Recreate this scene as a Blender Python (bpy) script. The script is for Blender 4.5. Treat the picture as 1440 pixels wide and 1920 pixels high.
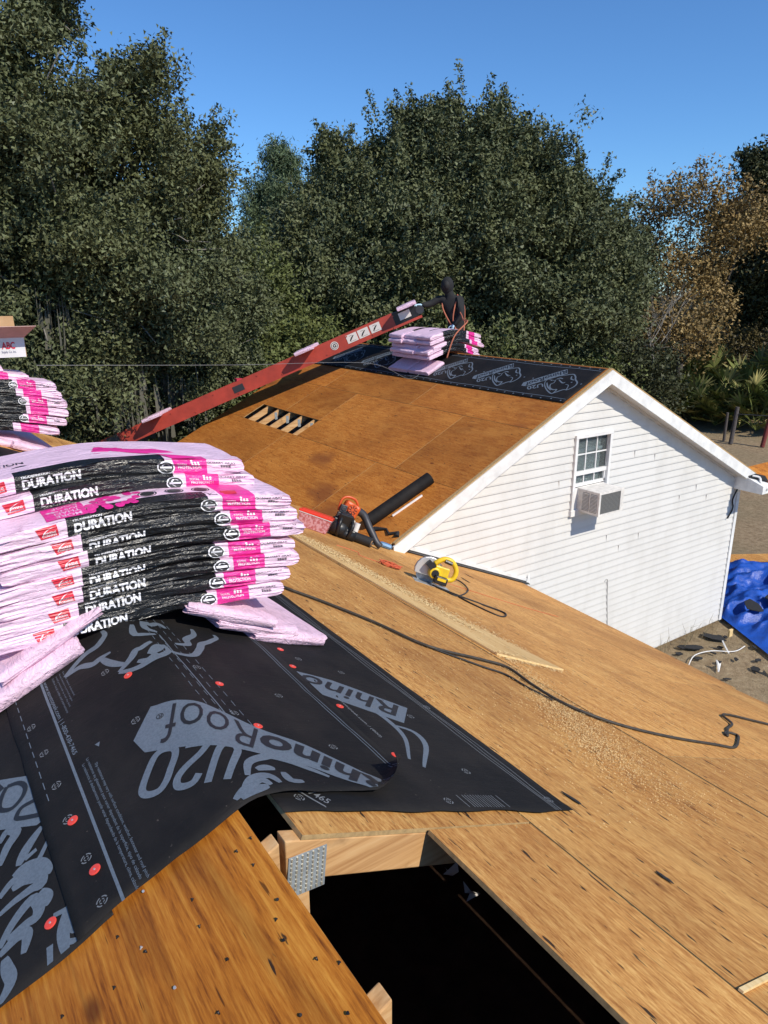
import bpy, bmesh, math, random
import numpy as np
from mathutils import Vector, Matrix, noise
random.seed(7); rng = np.random.default_rng(7)
for o in list(bpy.data.objects): bpy.data.objects.remove(o)
SC = bpy.context.scene; COL = SC.collection

# ------------------------------------------------------------------ camera, sky, sun, exposure
# world axes: X across the ridges, Y along the ridges, ground at z = 0
YAW, PITCH, ROLL, CAMZ = math.radians(34.2), math.radians(17.2), math.radians(-0.2), 5.35
hd = Vector((math.sin(YAW), math.cos(YAW), 0)); ZV = Vector((0, 0, 1))
fw = hd*math.cos(PITCH) - ZV*math.sin(PITCH)
r0 = Vector((math.cos(YAW), -math.sin(YAW), 0)); u0 = hd*math.sin(PITCH) + ZV*math.cos(PITCH)
rr = r0*math.cos(ROLL) + u0*math.sin(ROLL); uu = -r0*math.sin(ROLL) + u0*math.cos(ROLL)
cam = bpy.data.cameras.new('camera'); camo = bpy.data.objects.new('camera', cam); COL.objects.link(camo)
camo.matrix_world = Matrix(((rr.x, uu.x, -fw.x, 0), (rr.y, uu.y, -fw.y, 0), (rr.z, uu.z, -fw.z, CAMZ), (0, 0, 0, 1)))
cam.sensor_fit = 'VERTICAL'; cam.sensor_height = 32; cam.lens = 1331/1920*32
cam.clip_start = .05; cam.clip_end = 3000
SC.camera = camo
SUN = Vector((.2, -1, .95)).normalized()
w = bpy.data.worlds.new('World'); SC.world = w; w.use_nodes = True
nt = w.node_tree; sky = nt.nodes.new('ShaderNodeTexSky'); sky.sky_type = 'NISHITA'; sky.sun_disc = False
sky.sun_elevation = math.asin(SUN.z); sky.sun_rotation = math.atan2(SUN.x, SUN.y)
sky.altitude = 20; sky.air_density = 1.0; sky.dust_density = 0; sky.ozone_density = 7
tint = nt.nodes.new('ShaderNodeMix'); tint.data_type = 'RGBA'; tint.blend_type = 'MULTIPLY'; tint.inputs[0].default_value = 1; tint.inputs[7].default_value = (.62, .84, 1, 1)
nt.links.new(sky.outputs[0], tint.inputs[6]); nt.links.new(tint.outputs[2], nt.nodes['Background'].inputs[0]); nt.nodes['Background'].inputs[1].default_value = .15
sl = bpy.data.lights.new('sun', 'SUN'); sl.energy = 4.6; sl.angle = math.radians(.5); sl.color = (1, .93, .81)
so = bpy.data.objects.new('sun', sl); COL.objects.link(so); so.rotation_euler = (-SUN).to_track_quat('-Z', 'Y').to_euler()
so.location = (0, -20, 30)
SC.view_settings.view_transform = 'Standard'; SC.view_settings.look = 'None'
SC.view_settings.exposure = 0.0; SC.view_settings.gamma = 1

# ------------------------------------------------------------------ helpers
TM = {}
def tag(o, label=None, cat=None, group=None, kind=None):
    if label: o['label'] = label
    if cat: o['category'] = cat
    if group: o['group'] = group
    if kind: o['kind'] = kind
    return o
def root(name, M, label=None, cat=None, group=None):
    if not isinstance(M, Matrix): M = Matrix.Translation(Vector(M))
    o = bpy.data.objects.new(name, None); o.empty_display_size = .1; COL.objects.link(o); o.matrix_world = M
    TM[o.name] = M.copy(); return tag(o, label, cat, group)
def link(name, me, mats, parent=None, loc=None):
    o = bpy.data.objects.new(name, me); COL.objects.link(o)
    for m in (mats if isinstance(mats, (list, tuple)) else [mats]): me.materials.append(m)
    if parent is not None: o.parent = parent; TM[o.name] = TM[parent.name]
    else:
        if loc is not None: o.location = loc
        TM[o.name] = Matrix.Translation(Vector(loc or (0, 0, 0)))
    return o
class MB:
    def __init__(s): s.v = []; s.f = []; s.m = []; s.mi = 0
    def add(s, vs, fs):
        k = len(s.v); s.v += [Vector(v) for v in vs]
        for f in fs: s.f.append([i+k for i in f]); s.m.append(s.mi)
        return s
    def box(s, c, d, M=None):
        x, y, z = d[0]/2, d[1]/2, d[2]/2; c = Vector(c)
        vs = [Vector((a*x, b*y, e*z)) for a in (-1, 1) for b in (-1, 1) for e in (-1, 1)]
        vs = [(M @ v if M else v) + c for v in vs]
        return s.add(vs, [(0, 1, 3, 2), (4, 6, 7, 5), (0, 4, 5, 1), (2, 3, 7, 6), (0, 2, 6, 4), (1, 5, 7, 3)])
    def hexa(s, a, b):      # two quads
        return s.add(list(a)+list(b), [(3, 2, 1, 0), (4, 5, 6, 7), (0, 1, 5, 4), (1, 2, 6, 5), (2, 3, 7, 6), (3, 0, 4, 7)])
    def tube(s, pts, r, n=8, caps=True):
        pts = [Vector(p) for p in pts]; N = len(pts); rs = r if isinstance(r, (list, tuple)) else [r]*N
        k = len(s.v); up = Vector((0, 0, 1)); prev = None
        for i, p in enumerate(pts):
            t = (pts[min(i+1, N-1)] - pts[max(i-1, 0)]).normalized()
            a = t.cross(up if abs(t.z) < .95 else Vector((1, 0, 0))).normalized() if prev is None else (prev - t*prev.dot(t)).normalized()
            prev = a; b = t.cross(a)
            for j in range(n):
                q = 2*math.pi*j/n; s.v.append(p + (a*math.cos(q) + b*math.sin(q))*rs[i])
        for i in range(N-1):
            for j in range(n):
                s.f.append([k+i*n+j, k+i*n+(j+1) % n, k+(i+1)*n+(j+1) % n, k+(i+1)*n+j]); s.m.append(s.mi)
        if caps:
            s.f.append([k+j for j in range(n)][::-1]); s.m.append(s.mi)
            s.f.append([k+(N-1)*n+j for j in range(n)]); s.m.append(s.mi)
        return s
    def cyl(s, a, b, r, r2=None, n=16): return s.tube([a, b], [r, r if r2 is None else r2], n)
    def ell(s, c, r, n=10, M=None):
        vs = []; fs = []; c = Vector(c)
        for i in range(n+1):
            th = math.pi*i/n
            for j in range(2*n):
                ph = math.pi*j/n; v = Vector((r[0]*math.sin(th)*math.cos(ph), r[1]*math.sin(th)*math.sin(ph), r[2]*math.cos(th)))
                vs.append((M @ v if M else v)+c)
        for i in range(n):
            for j in range(2*n): fs.append((i*2*n+j, (i+1)*2*n+j, (i+1)*2*n+(j+1) % (2*n), i*2*n+(j+1) % (2*n)))
        return s.add(vs, fs)
    def prism(s, poly, d, M=None):   # poly in local xy, extruded along local z by d
        n = len(poly); vs = [Vector((p[0], p[1], 0)) for p in poly] + [Vector((p[0], p[1], d)) for p in poly]
        if M: vs = [M @ v for v in vs]
        return s.add(vs, [list(range(n))[::-1], list(range(n, 2*n))] + [(i, (i+1) % n, n+(i+1) % n, n+i) for i in range(n)])
    def build(s, name, mats, parent=None, loc=None, smooth=False, world=True, bevel=0):
        me = bpy.data.meshes.new(name); M = None
        if parent is not None and world: M = TM[parent.name].inverted()
        elif loc is not None and world: M = Matrix.Translation(-Vector(loc))
        me.from_pydata([(M @ v if M else v) for v in s.v], [], s.f)
        bm = bmesh.new(); bm.from_mesh(me); bmesh.ops.recalc_face_normals(bm, faces=bm.faces); bm.to_mesh(me); bm.free()
        if any(s.m): me.polygons.foreach_set('material_index', s.m)
        if smooth: me.polygons.foreach_set('use_smooth', [True]*len(me.polygons))
        o = link(name, me, mats, parent, loc)
        if bevel:
            b = o.modifiers.new('bevel', 'BEVEL'); b.width = bevel; b.segments = 2; b.limit_method = 'ANGLE'
        return o
def copy_tree(o, M, parent=None):
    c = o.copy(); COL.objects.link(c); c.parent = parent
    if parent is None: c.matrix_world = M
    TM[c.name] = M
    for ch in [x for x in bpy.data.objects if x.parent == o]: copy_tree(ch, M, c)
    return c
def frame(p, x, y):     # matrix with axes x, y and their normal
    x = Vector(x).normalized(); y = Vector(y); z = x.cross(y).normalized(); y = z.cross(x)
    return Matrix(((x.x, y.x, z.x, p[0]), (x.y, y.y, z.y, p[1]), (x.z, y.z, z.z, p[2]), (0, 0, 0, 1)))
def spline(pts, n=8):
    pts = [Vector(p) for p in pts]; out = []
    for i in range(len(pts)-1):
        p0, p1, p2, p3 = pts[max(i-1, 0)], pts[i], pts[i+1], pts[min(i+2, len(pts)-1)]
        for k in range(n):
            t = k/n
            out.append(.5*((2*p1)+(p2-p0)*t+(2*p0-5*p1+4*p2-p3)*t*t+(3*p1-p0-3*p2+p3)*t**3))
    return out+[pts[-1]]
def ss(a, b, x): t = min(1, max(0, (x-a)/(b-a))); return t*t*(3-2*t)

# ------------------------------------------------------------------ materials
def nm(name):
    m = bpy.data.materials.new(name); m.use_nodes = True; t = m.node_tree; return m, t, t.nodes['Principled BSDF']
def nd(t, ty, ins=None, **kw):
    n = t.nodes.new(ty)
    for k, v in kw.items(): setattr(n, k, v)
    for k, v in (ins or {}).items():
        if hasattr(v, 'is_output') or isinstance(v, bpy.types.NodeSocket): t.links.new(v, n.inputs[k])
        else: n.inputs[k].default_value = v
    return n
def mixc(t, f, a, b, mode='MIX'):
    n = nd(t, 'ShaderNodeMix', data_type='RGBA', blend_type=mode)
    for i, v in ((0, f), (6, a), (7, b)):
        if isinstance(v, bpy.types.NodeSocket): t.links.new(v, n.inputs[i])
        else: n.inputs[i].default_value = v if i == 0 else (*v[:3], 1)
    return n.outputs[2]
def ramp(t, f, stops):
    n = nd(t, 'ShaderNodeValToRGB', {0: f}); e = n.color_ramp.elements
    while len(e) < len(stops): e.new(.5)
    for i, (p, c) in enumerate(stops):
        e[i].position = p; e[i].color = (*c, 1) if isinstance(c, tuple) else (c, c, c, 1)
    return n.outputs[0]
def math_(t, op, a, b=0.0):
    n = nd(t, 'ShaderNodeMath', operation=op)
    for i, v in ((0, a), (1, b)):
        if isinstance(v, bpy.types.NodeSocket): t.links.new(v, n.inputs[i])
        else: n.inputs[i].default_value = v
    return n.outputs[0]
def coords(t, scale, rnd=True, kind='pos'):
    if kind == 'pos': p = nd(t, 'ShaderNodeNewGeometry').outputs['Position']
    else: p = nd(t, 'ShaderNodeTexCoord').outputs['Object']
    if rnd:
        r = nd(t, 'ShaderNodeObjectInfo').outputs['Random']
        c = nd(t, 'ShaderNodeCombineXYZ', {0: math_(t, 'MULTIPLY', r, 17.), 1: math_(t, 'MULTIPLY', r, 41.), 2: math_(t, 'MULTIPLY', r, 9.)})
        p = nd(t, 'ShaderNodeVectorMath', {0: p, 1: c.outputs[0]}, operation='ADD').outputs[0]
    return nd(t, 'ShaderNodeVectorMath', {0: p, 1: scale}, operation='MULTIPLY').outputs[0]
def noise_(t, v, scale=1, detail=4, rough=.55, dist=0):
    return nd(t, 'ShaderNodeTexNoise', {'Vector': v, 'Scale': scale, 'Detail': detail, 'Roughness': rough, 'Distortion': dist}).outputs['Fac']
def bump(t, b, h, s=.3, d=.01):
    n = nd(t, 'ShaderNodeBump', {'Strength': s, 'Distance': d, 'Height': h}); t.links.new(n.outputs[0], b.inputs['Normal'])
def plain(name, c, rough=.6, metal=0, spec=.5, nscale=0, namt=.15, bscale=0, bs=.2, bd=.005, coat=0):
    m, t, b = nm(name); b.inputs['Roughness'].default_value = rough; b.inputs['Metallic'].default_value = metal
    b.inputs['Specular IOR Level'].default_value = spec; b.inputs['Coat Weight'].default_value = coat
    b.inputs['Base Color'].default_value = (*c, 1)
    if nscale:
        f = noise_(t, coords(t, (1, 1, 1)), nscale, 5, .6)
        k = ramp(t, f, [(.3, 1-namt), (.7, 1+namt*.4)])
        t.links.new(mixc(t, 1., c, k, 'MULTIPLY'), b.inputs['Base Color'])
        r = ramp(t, f, [(.3, min(1, rough+.12)), (.7, max(0, rough-.08))]); t.links.new(r, b.inputs['Roughness'])
    if bscale: bump(t, b, noise_(t, coords(t, (1, 1, 1)), bscale, 4), bs, bd)
    return m
def plywood(name, dark, mid, light, fine=(46, 2.2, 46), cont=(4.5, .5, 4.5), camt=.35, lines=16., speck=.665, stain=None, rough=.72, var=.12, specc=(.012, .01, .009), mix=.5):
    m, t, b = nm(name); b.inputs['Specular IOR Level'].default_value = .25
    fa = noise_(t, coords(t, fine), 1, 4, .6, .2); fb = noise_(t, coords(t, tuple(v*k for v, k in zip(fine, (3.1, 5.5, 3.1)))), 1, 4, .7, .1)
    f1 = math_(t, 'ADD', math_(t, 'MULTIPLY', fa, 1-mix), math_(t, 'MULTIPLY', fb, mix))
    c = ramp(t, f1, [(.33, dark), (.48, mid), (.64, light)])
    f2 = noise_(t, coords(t, cont), 1, 2, .45, .4)
    s = math_(t, 'SINE', math_(t, 'MULTIPLY', f2, lines*6.28))
    s = ramp(t, s, [(0.0, 0.), (.75, .1), (1., 1.)])
    c = mixc(t, math_(t, 'MULTIPLY', s, camt), c, tuple(x*.42 for x in dark))
    f3 = noise_(t, coords(t, (1.3, .55, 1.3)), 1, 4, .6)
    c = mixc(t, ramp(t, f3, [(.42, 0.), (.7, .55)]), c, tuple(x*.8 for x in dark))
    c = mixc(t, ramp(t, noise_(t, coords(t, (2.1, 1.1, 2.1)), 1.7, 4, .6), [(.52, 0.), (.72, .5)]), c, light)
    if stain:
        c = mixc(t, ramp(t, noise_(t, coords(t, (.9, .55, .9)), 1.1, 3, .5), [(.60, 0.), (.68, stain[1])]), c, stain[0])
    r = nd(t, 'ShaderNodeObjectInfo').outputs['Random']
    k = ramp(t, r, [(0., 1-var), (1., 1+var*.5)])
    c = mixc(t, 1., c, k, 'MULTIPLY')
    f4 = noise_(t, coords(t, (58, 11, 58)), 1, 2, .55)
    c = mixc(t, ramp(t, f4, [(speck, 0.), (speck+.025, .92)]), c, specc)
    f5 = noise_(t, coords(t, (95, 6, 95)), 1, 2, .6)
    c = mixc(t, ramp(t, f5, [(speck+.015, 0.), (speck+.05, .75)]), c, tuple(x*.3 for x in dark))
    # round knots
    vo = nd(t, 'ShaderNodeTexVoronoi', {'Vector': coords(t, (3.2, 1.7, 3.2)), 'Scale': 1., 'Randomness': 1.})
    kk = ramp(t, vo.outputs['Distance'], [(.03, 1.), (.075, 0.)])
    c = mixc(t, math_(t, 'MULTIPLY', kk, .75), c, (dark[0]*.45, dark[1]*.3, dark[2]*.25))
    t.links.new(c, b.inputs['Base Color']); b.inputs['Roughness'].default_value = rough
    bump(t, b, f1, .35, .004)
    return m
PLY_C = plywood('plywood_orange', (.15, .034, .004), (.50, .165, .016), (.72, .31, .045), fine=(62, 2.4, 62), camt=.28, lines=7., speck=.70, var=.05, rough=.6, mix=.45)
PLY_B = plywood('plywood_tan', (.26, .092, .021), (.56, .262, .070), (.80, .465, .15), fine=(55, 5.5, 55), camt=.08, lines=13., speck=.672, var=.10, mix=.62)
PLY_A = plywood('plywood_rust', (.23, .064, .010), (.47, .158, .023), (.61, .255, .05), fine=(40, 4.5, 40), camt=.12, lines=10., speck=.69, stain=((.19, .055, .016), .75), var=.2, mix=.55)
PLY_EDGE = plain('plywood_cut_edge', (.46, .30, .13), .8, nscale=60, namt=.35)
def lumber(name, ax, a, b_, c_):
    m, t, b = nm(name); sc = [40, 40, 40]; sc[ax] = 2.0
    f = noise_(t, coords(t, tuple(sc)), 1, 5, .6, .3)
    c = ramp(t, f, [(.3, a), (.5, b_), (.7, c_)])
    c = mixc(t, ramp(t, noise_(t, coords(t, (9, 9, 9)), 1, 4, .6), [(.56, 0.), (.72, .6)]), c, tuple(x*.5 for x in a))
    t.links.new(c, b.inputs['Base Color']); b.inputs['Roughness'].default_value = .75; bump(t, b, f, .2, .003); return m
LUM_X = lumber('lumber_across', 0, (.40, .19, .065), (.60, .34, .14), (.70, .45, .22))
LUM_Y = lumber('lumber_along', 1, (.40, .19, .065), (.60, .34, .14), (.70, .45, .22))
LUM_NEW = lumber('lumber_fresh', 1, (.62, .42, .17), (.76, .55, .26), (.82, .64, .34))
def feltm():
    m, t, b = nm('underlayment_black'); f = noise_(t, coords(t, (1, 1, 1), False), 240, 3, .7)
    g = noise_(t, coords(t, (3, 2, 3), False), 1.6, 5, .65)
    c = mixc(t, ramp(t, g, [(.4, 0.), (.75, .8)]), (.0080, .0074, .0074), (.024, .020, .0175))
    v = noise_(t, coords(t, (1, 1, 1), False), 90, 2, .5)
    c = mixc(t, ramp(t, v, [(.74, 0.), (.78, .7)]), c, (.12, .10, .085))
    t.links.new(c, b.inputs['Base Color']); b.inputs['Roughness'].default_value = .74
    b.inputs['Specular IOR Level'].default_value = .22
    h1 = noise_(t, coords(t, (14, 40, 14), False), 1, 5, .65, .6); bump(t, b, math_(t, 'ADD', math_(t, 'MULTIPLY', f, .25), h1), .6, .004); return m
FELT = feltm()
def printm(name, c):
    m, t, b = nm(name); f = noise_(t, coords(t, (1, 1, 1), False), 160, 3, .7)
    t.links.new(mixc(t, ramp(t, f, [(.35, .45), (.6, 0.)]), c, tuple(x*.5 for x in c)), b.inputs['Base Color'])
    b.inputs['Roughness'].default_value = .6; return m
PRINT = printm('print_blue_grey', (.135, .165, .20)); PRINTD = plain('print_black', (.014, .014, .015), .55)
PRINTL = printm('print_pale_grey', (.19, .20, .21))
def wrapm(name, c, rough=.3, bs=.5, amt=.25):
    m, t, b = nm(name)
    v = coords(t, (7, 60, 60), True, 'obj'); f = noise_(t, v, 1, 4, .6, .5)
    g0 = noise_(t, coords(t, (10, 20, 34), True, 'obj'), 1, 4, .6, 1.6); g = math_(t, 'SUBTRACT', 1., math_(t, 'ABSOLUTE', math_(t, 'SUBTRACT', math_(t, 'MULTIPLY', g0, 4.), 2.)))
    k = ramp(t, g0, [(.35, 1-amt), (.6, 1.)])
    t.links.new(mixc(t, 1., c, k, 'MULTIPLY'), b.inputs['Base Color'])
    b.inputs['Roughness'].default_value = rough; b.inputs['Specular IOR Level'].default_value = .5
    bump(t, b, math_(t, 'ADD', f, math_(t, 'MULTIPLY', g, .5)), bs, .009); return m
W_PINK = wrapm('wrap_pale_pink', (.88, .62, .765), .34, .6, .14); W_BLK = wrapm('wrap_black', (.011, .011, .012), .27, .55, .3)
W_MAG = wrapm('wrap_magenta', (.82, .03, .30), .32, .5, .15); W_END = wrapm('wrap_pink_plain', (.87, .60, .73), .40, .75, .16)
WHT = plain('ink_white', (.82, .80, .81), .45); RED = plain('ink_red', (.62, .02, .045), .4); INK = plain('ink_black', (.02, .02, .022), .45)
def vinyl():
    m, t, b = nm('white_vinyl_siding'); p = coords(t, (1, 1, 1), False)
    d = noise_(t, coords(t, (2.2, 1, .8), False), 1.5, 6, .7)
    c = mixc(t, ramp(t, d, [(.45, 0.), (.75, .55)]), (.67, .655, .62), (.52, .50, .46))
    f = noise_(t, coords(t, (1.5, 1, 26), False), 3, 4, .7)
    c = mixc(t, ramp(t, f, [(.60, 0.), (.74, .3)]), c, (.45, .43, .40))
    t.links.new(c, b.inputs['Base Color']); b.inputs['Roughness'].default_value = .5; return m
VINYL = vinyl()
WPAINT = plain('white_paint_weathered', (.82, .815, .79), .5, nscale=6, namt=.22)
SOFF = plain('soffit_white', (.70, .67, .62), .6, nscale=5, namt=.15)
WPLAST = plain('white_plastic', (.80, .79, .77), .4, nscale=9, namt=.12)
ACM = plain('air_conditioner_beige_white', (.78, .75, .70), .45, nscale=14, namt=.25)
DGRILL = plain('grille_grey', (.10, .10, .098), .6); BLK = plain('black_plastic', (.014, .014, .015), .42, nscale=30, namt=.3)
RUB = plain('black_rubber', (.018, .017, .016), .6, bscale=80, bs=.3)
def glassm():
    m, t, b = nm('window_glass'); b.inputs['Base Color'].default_value = (.55, .62, .62, 1); b.inputs['Roughness'].default_value = .03
    b.inputs['Transmission Weight'].default_value = .9; b.inputs['IOR'].default_value = 1.2; return m
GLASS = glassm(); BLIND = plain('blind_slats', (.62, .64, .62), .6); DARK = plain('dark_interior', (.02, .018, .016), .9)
CRED = plain('conveyor_red_paint', (.47, .062, .038), .42, nscale=3.5, namt=.35, bscale=30, bs=.1)
STEEL = plain('galvanised_steel', (.42, .46, .48), .45, metal=.35, nscale=25, namt=.4); DSTEEL = plain('dark_steel', (.06, .06, .065), .5, metal=.5)
ORANGE = plain('orange_plastic', (.66, .10, .018), .38, nscale=12, namt=.2); YEL = plain('yellow_plastic', (.80, .53, .015), .38, nscale=14, namt=.2)
REDP = plain('red_plastic', (.72, .045, .02), .35); CAPM = plain('cap_red', (.80, .07, .045), .4)
def boxplast():
    m, t, b = nm('clear_plastic_box'); f = noise_(t, coords(t, (1, 1, 1)), 45, 2, .5)
    t.links.new(ramp(t, f, [(.4, (.55, .16, .16)), (.6, (.80, .42, .44))]), b.inputs['Base Color'])
    b.inputs['Roughness'].default_value = .25; b.inputs['Transmission Weight'].default_value = .25; return m
BOXP = boxplast()
CARD = plain('cardboard', (.46, .27, .13), .8, nscale=8, namt=.15); CARDW = plain('cardboard_white', (.72, .70, .70), .6, nscale=8, namt=.1); CARDP = plain('cardboard_pinkish', (.50, .31, .27), .75, nscale=8, namt=.15)
TARP = plain('blue_tarp', (.014, .080, .42), .42, nscale=5, namt=.3, bscale=34, bs=.5, bd=.02)
SAWD = plain('sawdust', (.80, .58, .28), .9, nscale=90, namt=.3)
CLOTH = plain('black_cloth', (.010, .010, .011), .85, bscale=60, bs=.3); NAVY = plain('navy_cloth', (.014, .016, .03), .85)
GLOVE = plain('pale_blue_glove', (.42, .60, .70), .6); STRAP = plain('orange_strap', (.42, .13, .07), .75)
POST_G = plain('weathered_post', (.10, .085, .08), .8, nscale=20, namt=.3); POST_R = plain('red_steel_post', (.20, .035, .03), .6, nscale=20, namt=.3)
INSUL = plain('attic_brown', (.16, .085, .05), .95, nscale=6, namt=.4)
SHG = plain('asphalt_scrap', (.022, .022, .023), .9, nscale=60, namt=.4)

# ------------------------------------------------------------------ roof geometry (main roof: ridge along Y at x = XR)
XR, ZR, PB = .475, 4.33, .44; KB = math.hypot(1, PB)
XA, ZA, PA = 7.2, 4.46, .495; KA = math.hypot(1, PA)
WALLY, FASY = 5.85, 5.67
def zB(x): return ZR - PB*(x-XR)
def zC(x): return ZR - PB*(XR-x)
def zAl(x): return ZA - PA*(XA-x)
def onB(x, y, d=0): return Vector((x + d*PB/KB, y, zB(x) + d/KB))
def onC(x, y, d=0): return Vector((x - d*PB/KB, y, zC(x) + d/KB))
def onA(x, y, d=0): return Vector((x - d*PA/KA, y, zAl(x) + d/KA))
def fB(x, y, d=0): return frame(onB(x, y, d), (1, 0, -PB), (0, 1, 0))
def fC(x, y, d=0): return frame(onC(x, y, d), (1, 0, PB), (0, 1, 0))
def fA(x, y, d=0): return frame(onA(x, y, d), (1, 0, PA), (0, 1, 0))
TP = .011
def panel(on, quad, parent, mat, lift=0):
    mb = MB(); a = [on(x, y, lift-TP) for x, y in quad]; b = [on(x, y, lift) for x, y in quad]
    mb.hexa(a, b); mb.m = [0, 0, 0, 0, 0, 0]; mb.m = [1, 0, 1, 1, 1, 1]
    return mb.build('plywood_panel', [mat, PLY_EDGE], parent)

# ground
GR, gt, gb = nm('dry_grass_ground')
g1 = noise_(gt, coords(gt, (1, 1, 1), False), .35, 5, .6); g2 = noise_(gt, coords(gt, (1, 1, 1), False), 9, 6, .75); g3 = noise_(gt, coords(gt, (1, 1, 1), False), 45, 3, .7)
gc = ramp(gt, g2, [(.32, (.19, .125, .066)), (.5, (.34, .24, .135)), (.68, (.48, .365, .22))])
gc = mixc(gt, ramp(gt, g1, [(.42, 0.), (.65, .55)]), gc, (.24, .20, .11)); gc = mixc(gt, ramp(gt, g3, [(.5, 0.), (.7, .6)]), gc, (.15, .11, .07))
gt.links.new(gc, gb.inputs['Base Color']); gb.inputs['Roughness'].default_value = .95; bump(gt, gb, g3, .8, .05)
mb = MB(); n = 40
for i in range(n+1):
    for j in range(n+1):
        x = -400+1200*(i/n); y = -300+1200*(j/n); mb.v.append(Vector((x, y, -.02)))
for i in range(n):
    for j in range(n): mb.f.append([i*(n+1)+j, (i+1)*(n+1)+j, (i+1)*(n+1)+j+1, i*(n+1)+j+1]); mb.m.append(0)
tag(mb.build('ground', GR), kind='structure')

# ------------------------------------------------------------------ main house (the roof the photo is taken from)
house = root('main_house', (XR, 0, 0), 'low house with bare tan plywood roof deck and open hole in the foreground', 'house')
def xe(y): return 5.30 if y < 2.68 else 5.38+(y-2.68)*.2
# left slope (C)
for (x0, x1, y0, y1) in [(-.66, .44, -1.13, 1.31), (-.66, .44, 1.313, 3.53), (-.66, .44, 3.533, 5.97), (-.66, .44, 5.973, 7.4), (-.66, .44, -3.8, -1.133),
                         (-1.78, -.663, -2.5, -.06), (-1.78, -.663, -.057, 2.38), (-1.78, -.663, 2.383, 4.82), (-1.78, -.663, 4.823, 7.4),
                         (-2.9, -1.783, -3.8, -.5), (-2.9, -1.783, -.497, 3.3), (-2.9, -1.783, 3.303, 7.4), (-4.2, -2.903, -3.8, 1.6), (-4.2, -2.903, 1.603, 7.4)]:
    panel(onC, [(x0, y0), (x1, y0), (x1, y1), (x0, y1)], house, PLY_C)
# right slope (B), hole open for x .52-.835, y < 1.055
Brows = [(.52, 1.178, [1.058, 3.2, 5.64, 7.4]), (.838, 1.176, [-3.8, -1.0, 1.055]), (1.183, 2.398, [-3.8, -2.2, .22, 2.66, 5.10, 7.4]), (2.401, 3.5, [-3.8, -1.0, 1.44, 3.88, 6.32, 7.4]),
         (3.503, 3.89, [5.836, 7.4]), (3.503, 4.6, [-3.8, -2.3, .12, 2.56, 5.0, 5.833])]
for x0, x1, ys in Brows:
    for a, b in zip(ys, ys[1:]):
        panel(onB, [(x0, a+.002), (x1, a+.002), (x1, b-.002), (x0, b-.002)], house, PLY_B, lift=.004 if x0 > 2.4 and x0 < 3 else 0)
for a, b in zip([-3.8, -1.4, 1.04, 2.68, 4.2, 5.833], [-1.4, 1.04, 2.68, 4.2, 5.833, 5.9]):
    if b > 5.85: continue
    panel(onB, [(4.603, a+.002), (xe(a), a+.002), (xe(b-.003), b-.002), (4.603, b-.002)], house, PLY_B)
# trusses at the hole
def chord(y, side, x_end, name='truss_chord', depth=.089):
    on = onB if side > 0 else onC; xa = XR+side*.006
    mb = MB(); t = TP+.001
    pts = lambda x: [on(x, y-.019, -t), on(x, y+.019, -t), on(x, y+.019, -t-depth), on(x, y-.019, -t-depth)]
    a = pts(xa)
    zc = ZR - .006*PB
    # plumb cut at the apex
    a = [Vector((xa, y-.019, zc-t*KB)), Vector((xa, y+.019, zc-t*KB)), Vector((xa, y+.019, zc-(t+depth)*KB)), Vector((xa, y-.019, zc-(t+depth)*KB))]
    mb.hexa(a, pts(x_end)); return mb.build(name, LUM_X, house, bevel=.003)
chord(1.079, 1, 4.6); chord(1.079, -1, -3.6); chord(.69, -1, -3.6); chord(.28, -1, -3.6)
for y in (1.45, 1.86, 2.27): chord(y, 1, 4.6); chord(y, -1, -3.6)
mb = MB(); mb.box((XR+.012, 1.079, 3.6), (.089, .034, 1.2)); mb.build('truss_king_post', LUM_X, house, bevel=.003)
# galvanised gang-nail plate with punched teeth
mb = MB(); P0 = Vector((XR+.050, 1.0580, ZR-.112)); ax = Vector((1, 0, -.1)).normalized(); az = Vector((.1, 0, 1)).normalized()
mb.box(P0, (.088, .0016, .098), Matrix(((ax.x, 0, az.x), (0, 1, 0), (ax.z, 0, az.z))))
pl = mb.build('gang_nail_plate', STEEL, house)
mb = MB()
for i in range(7):
    for j in range(9):
        c = P0 + ax*(-.037+i*.0123) + az*(-.042+j*.0105) + Vector((0, -.0016, 0)); mb.box(c, (.0035, .003, .0072))
mb.build('plate_teeth', plain('steel_teeth', (.62, .55, .42), .45, metal=.6), pl)
for i, (x, y, z, s_) in enumerate([(1.10, 1.182, 3.72, .045), (1.125, 1.30, 3.70, .03)]):
    mb = MB(); rn_ = random.Random(i); mb.add([Vector((x, y, z))+Vector((rn_.uniform(-1, 1), rn_.uniform(-.4, .4), rn_.uniform(-1.2, 1.2)))*s_ for _ in range(6)], [(0, 1, 2), (1, 2, 3), (2, 3, 4), (3, 4, 5)]); tag(mb.build('insulation_scrap', SOFF, house))
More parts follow.
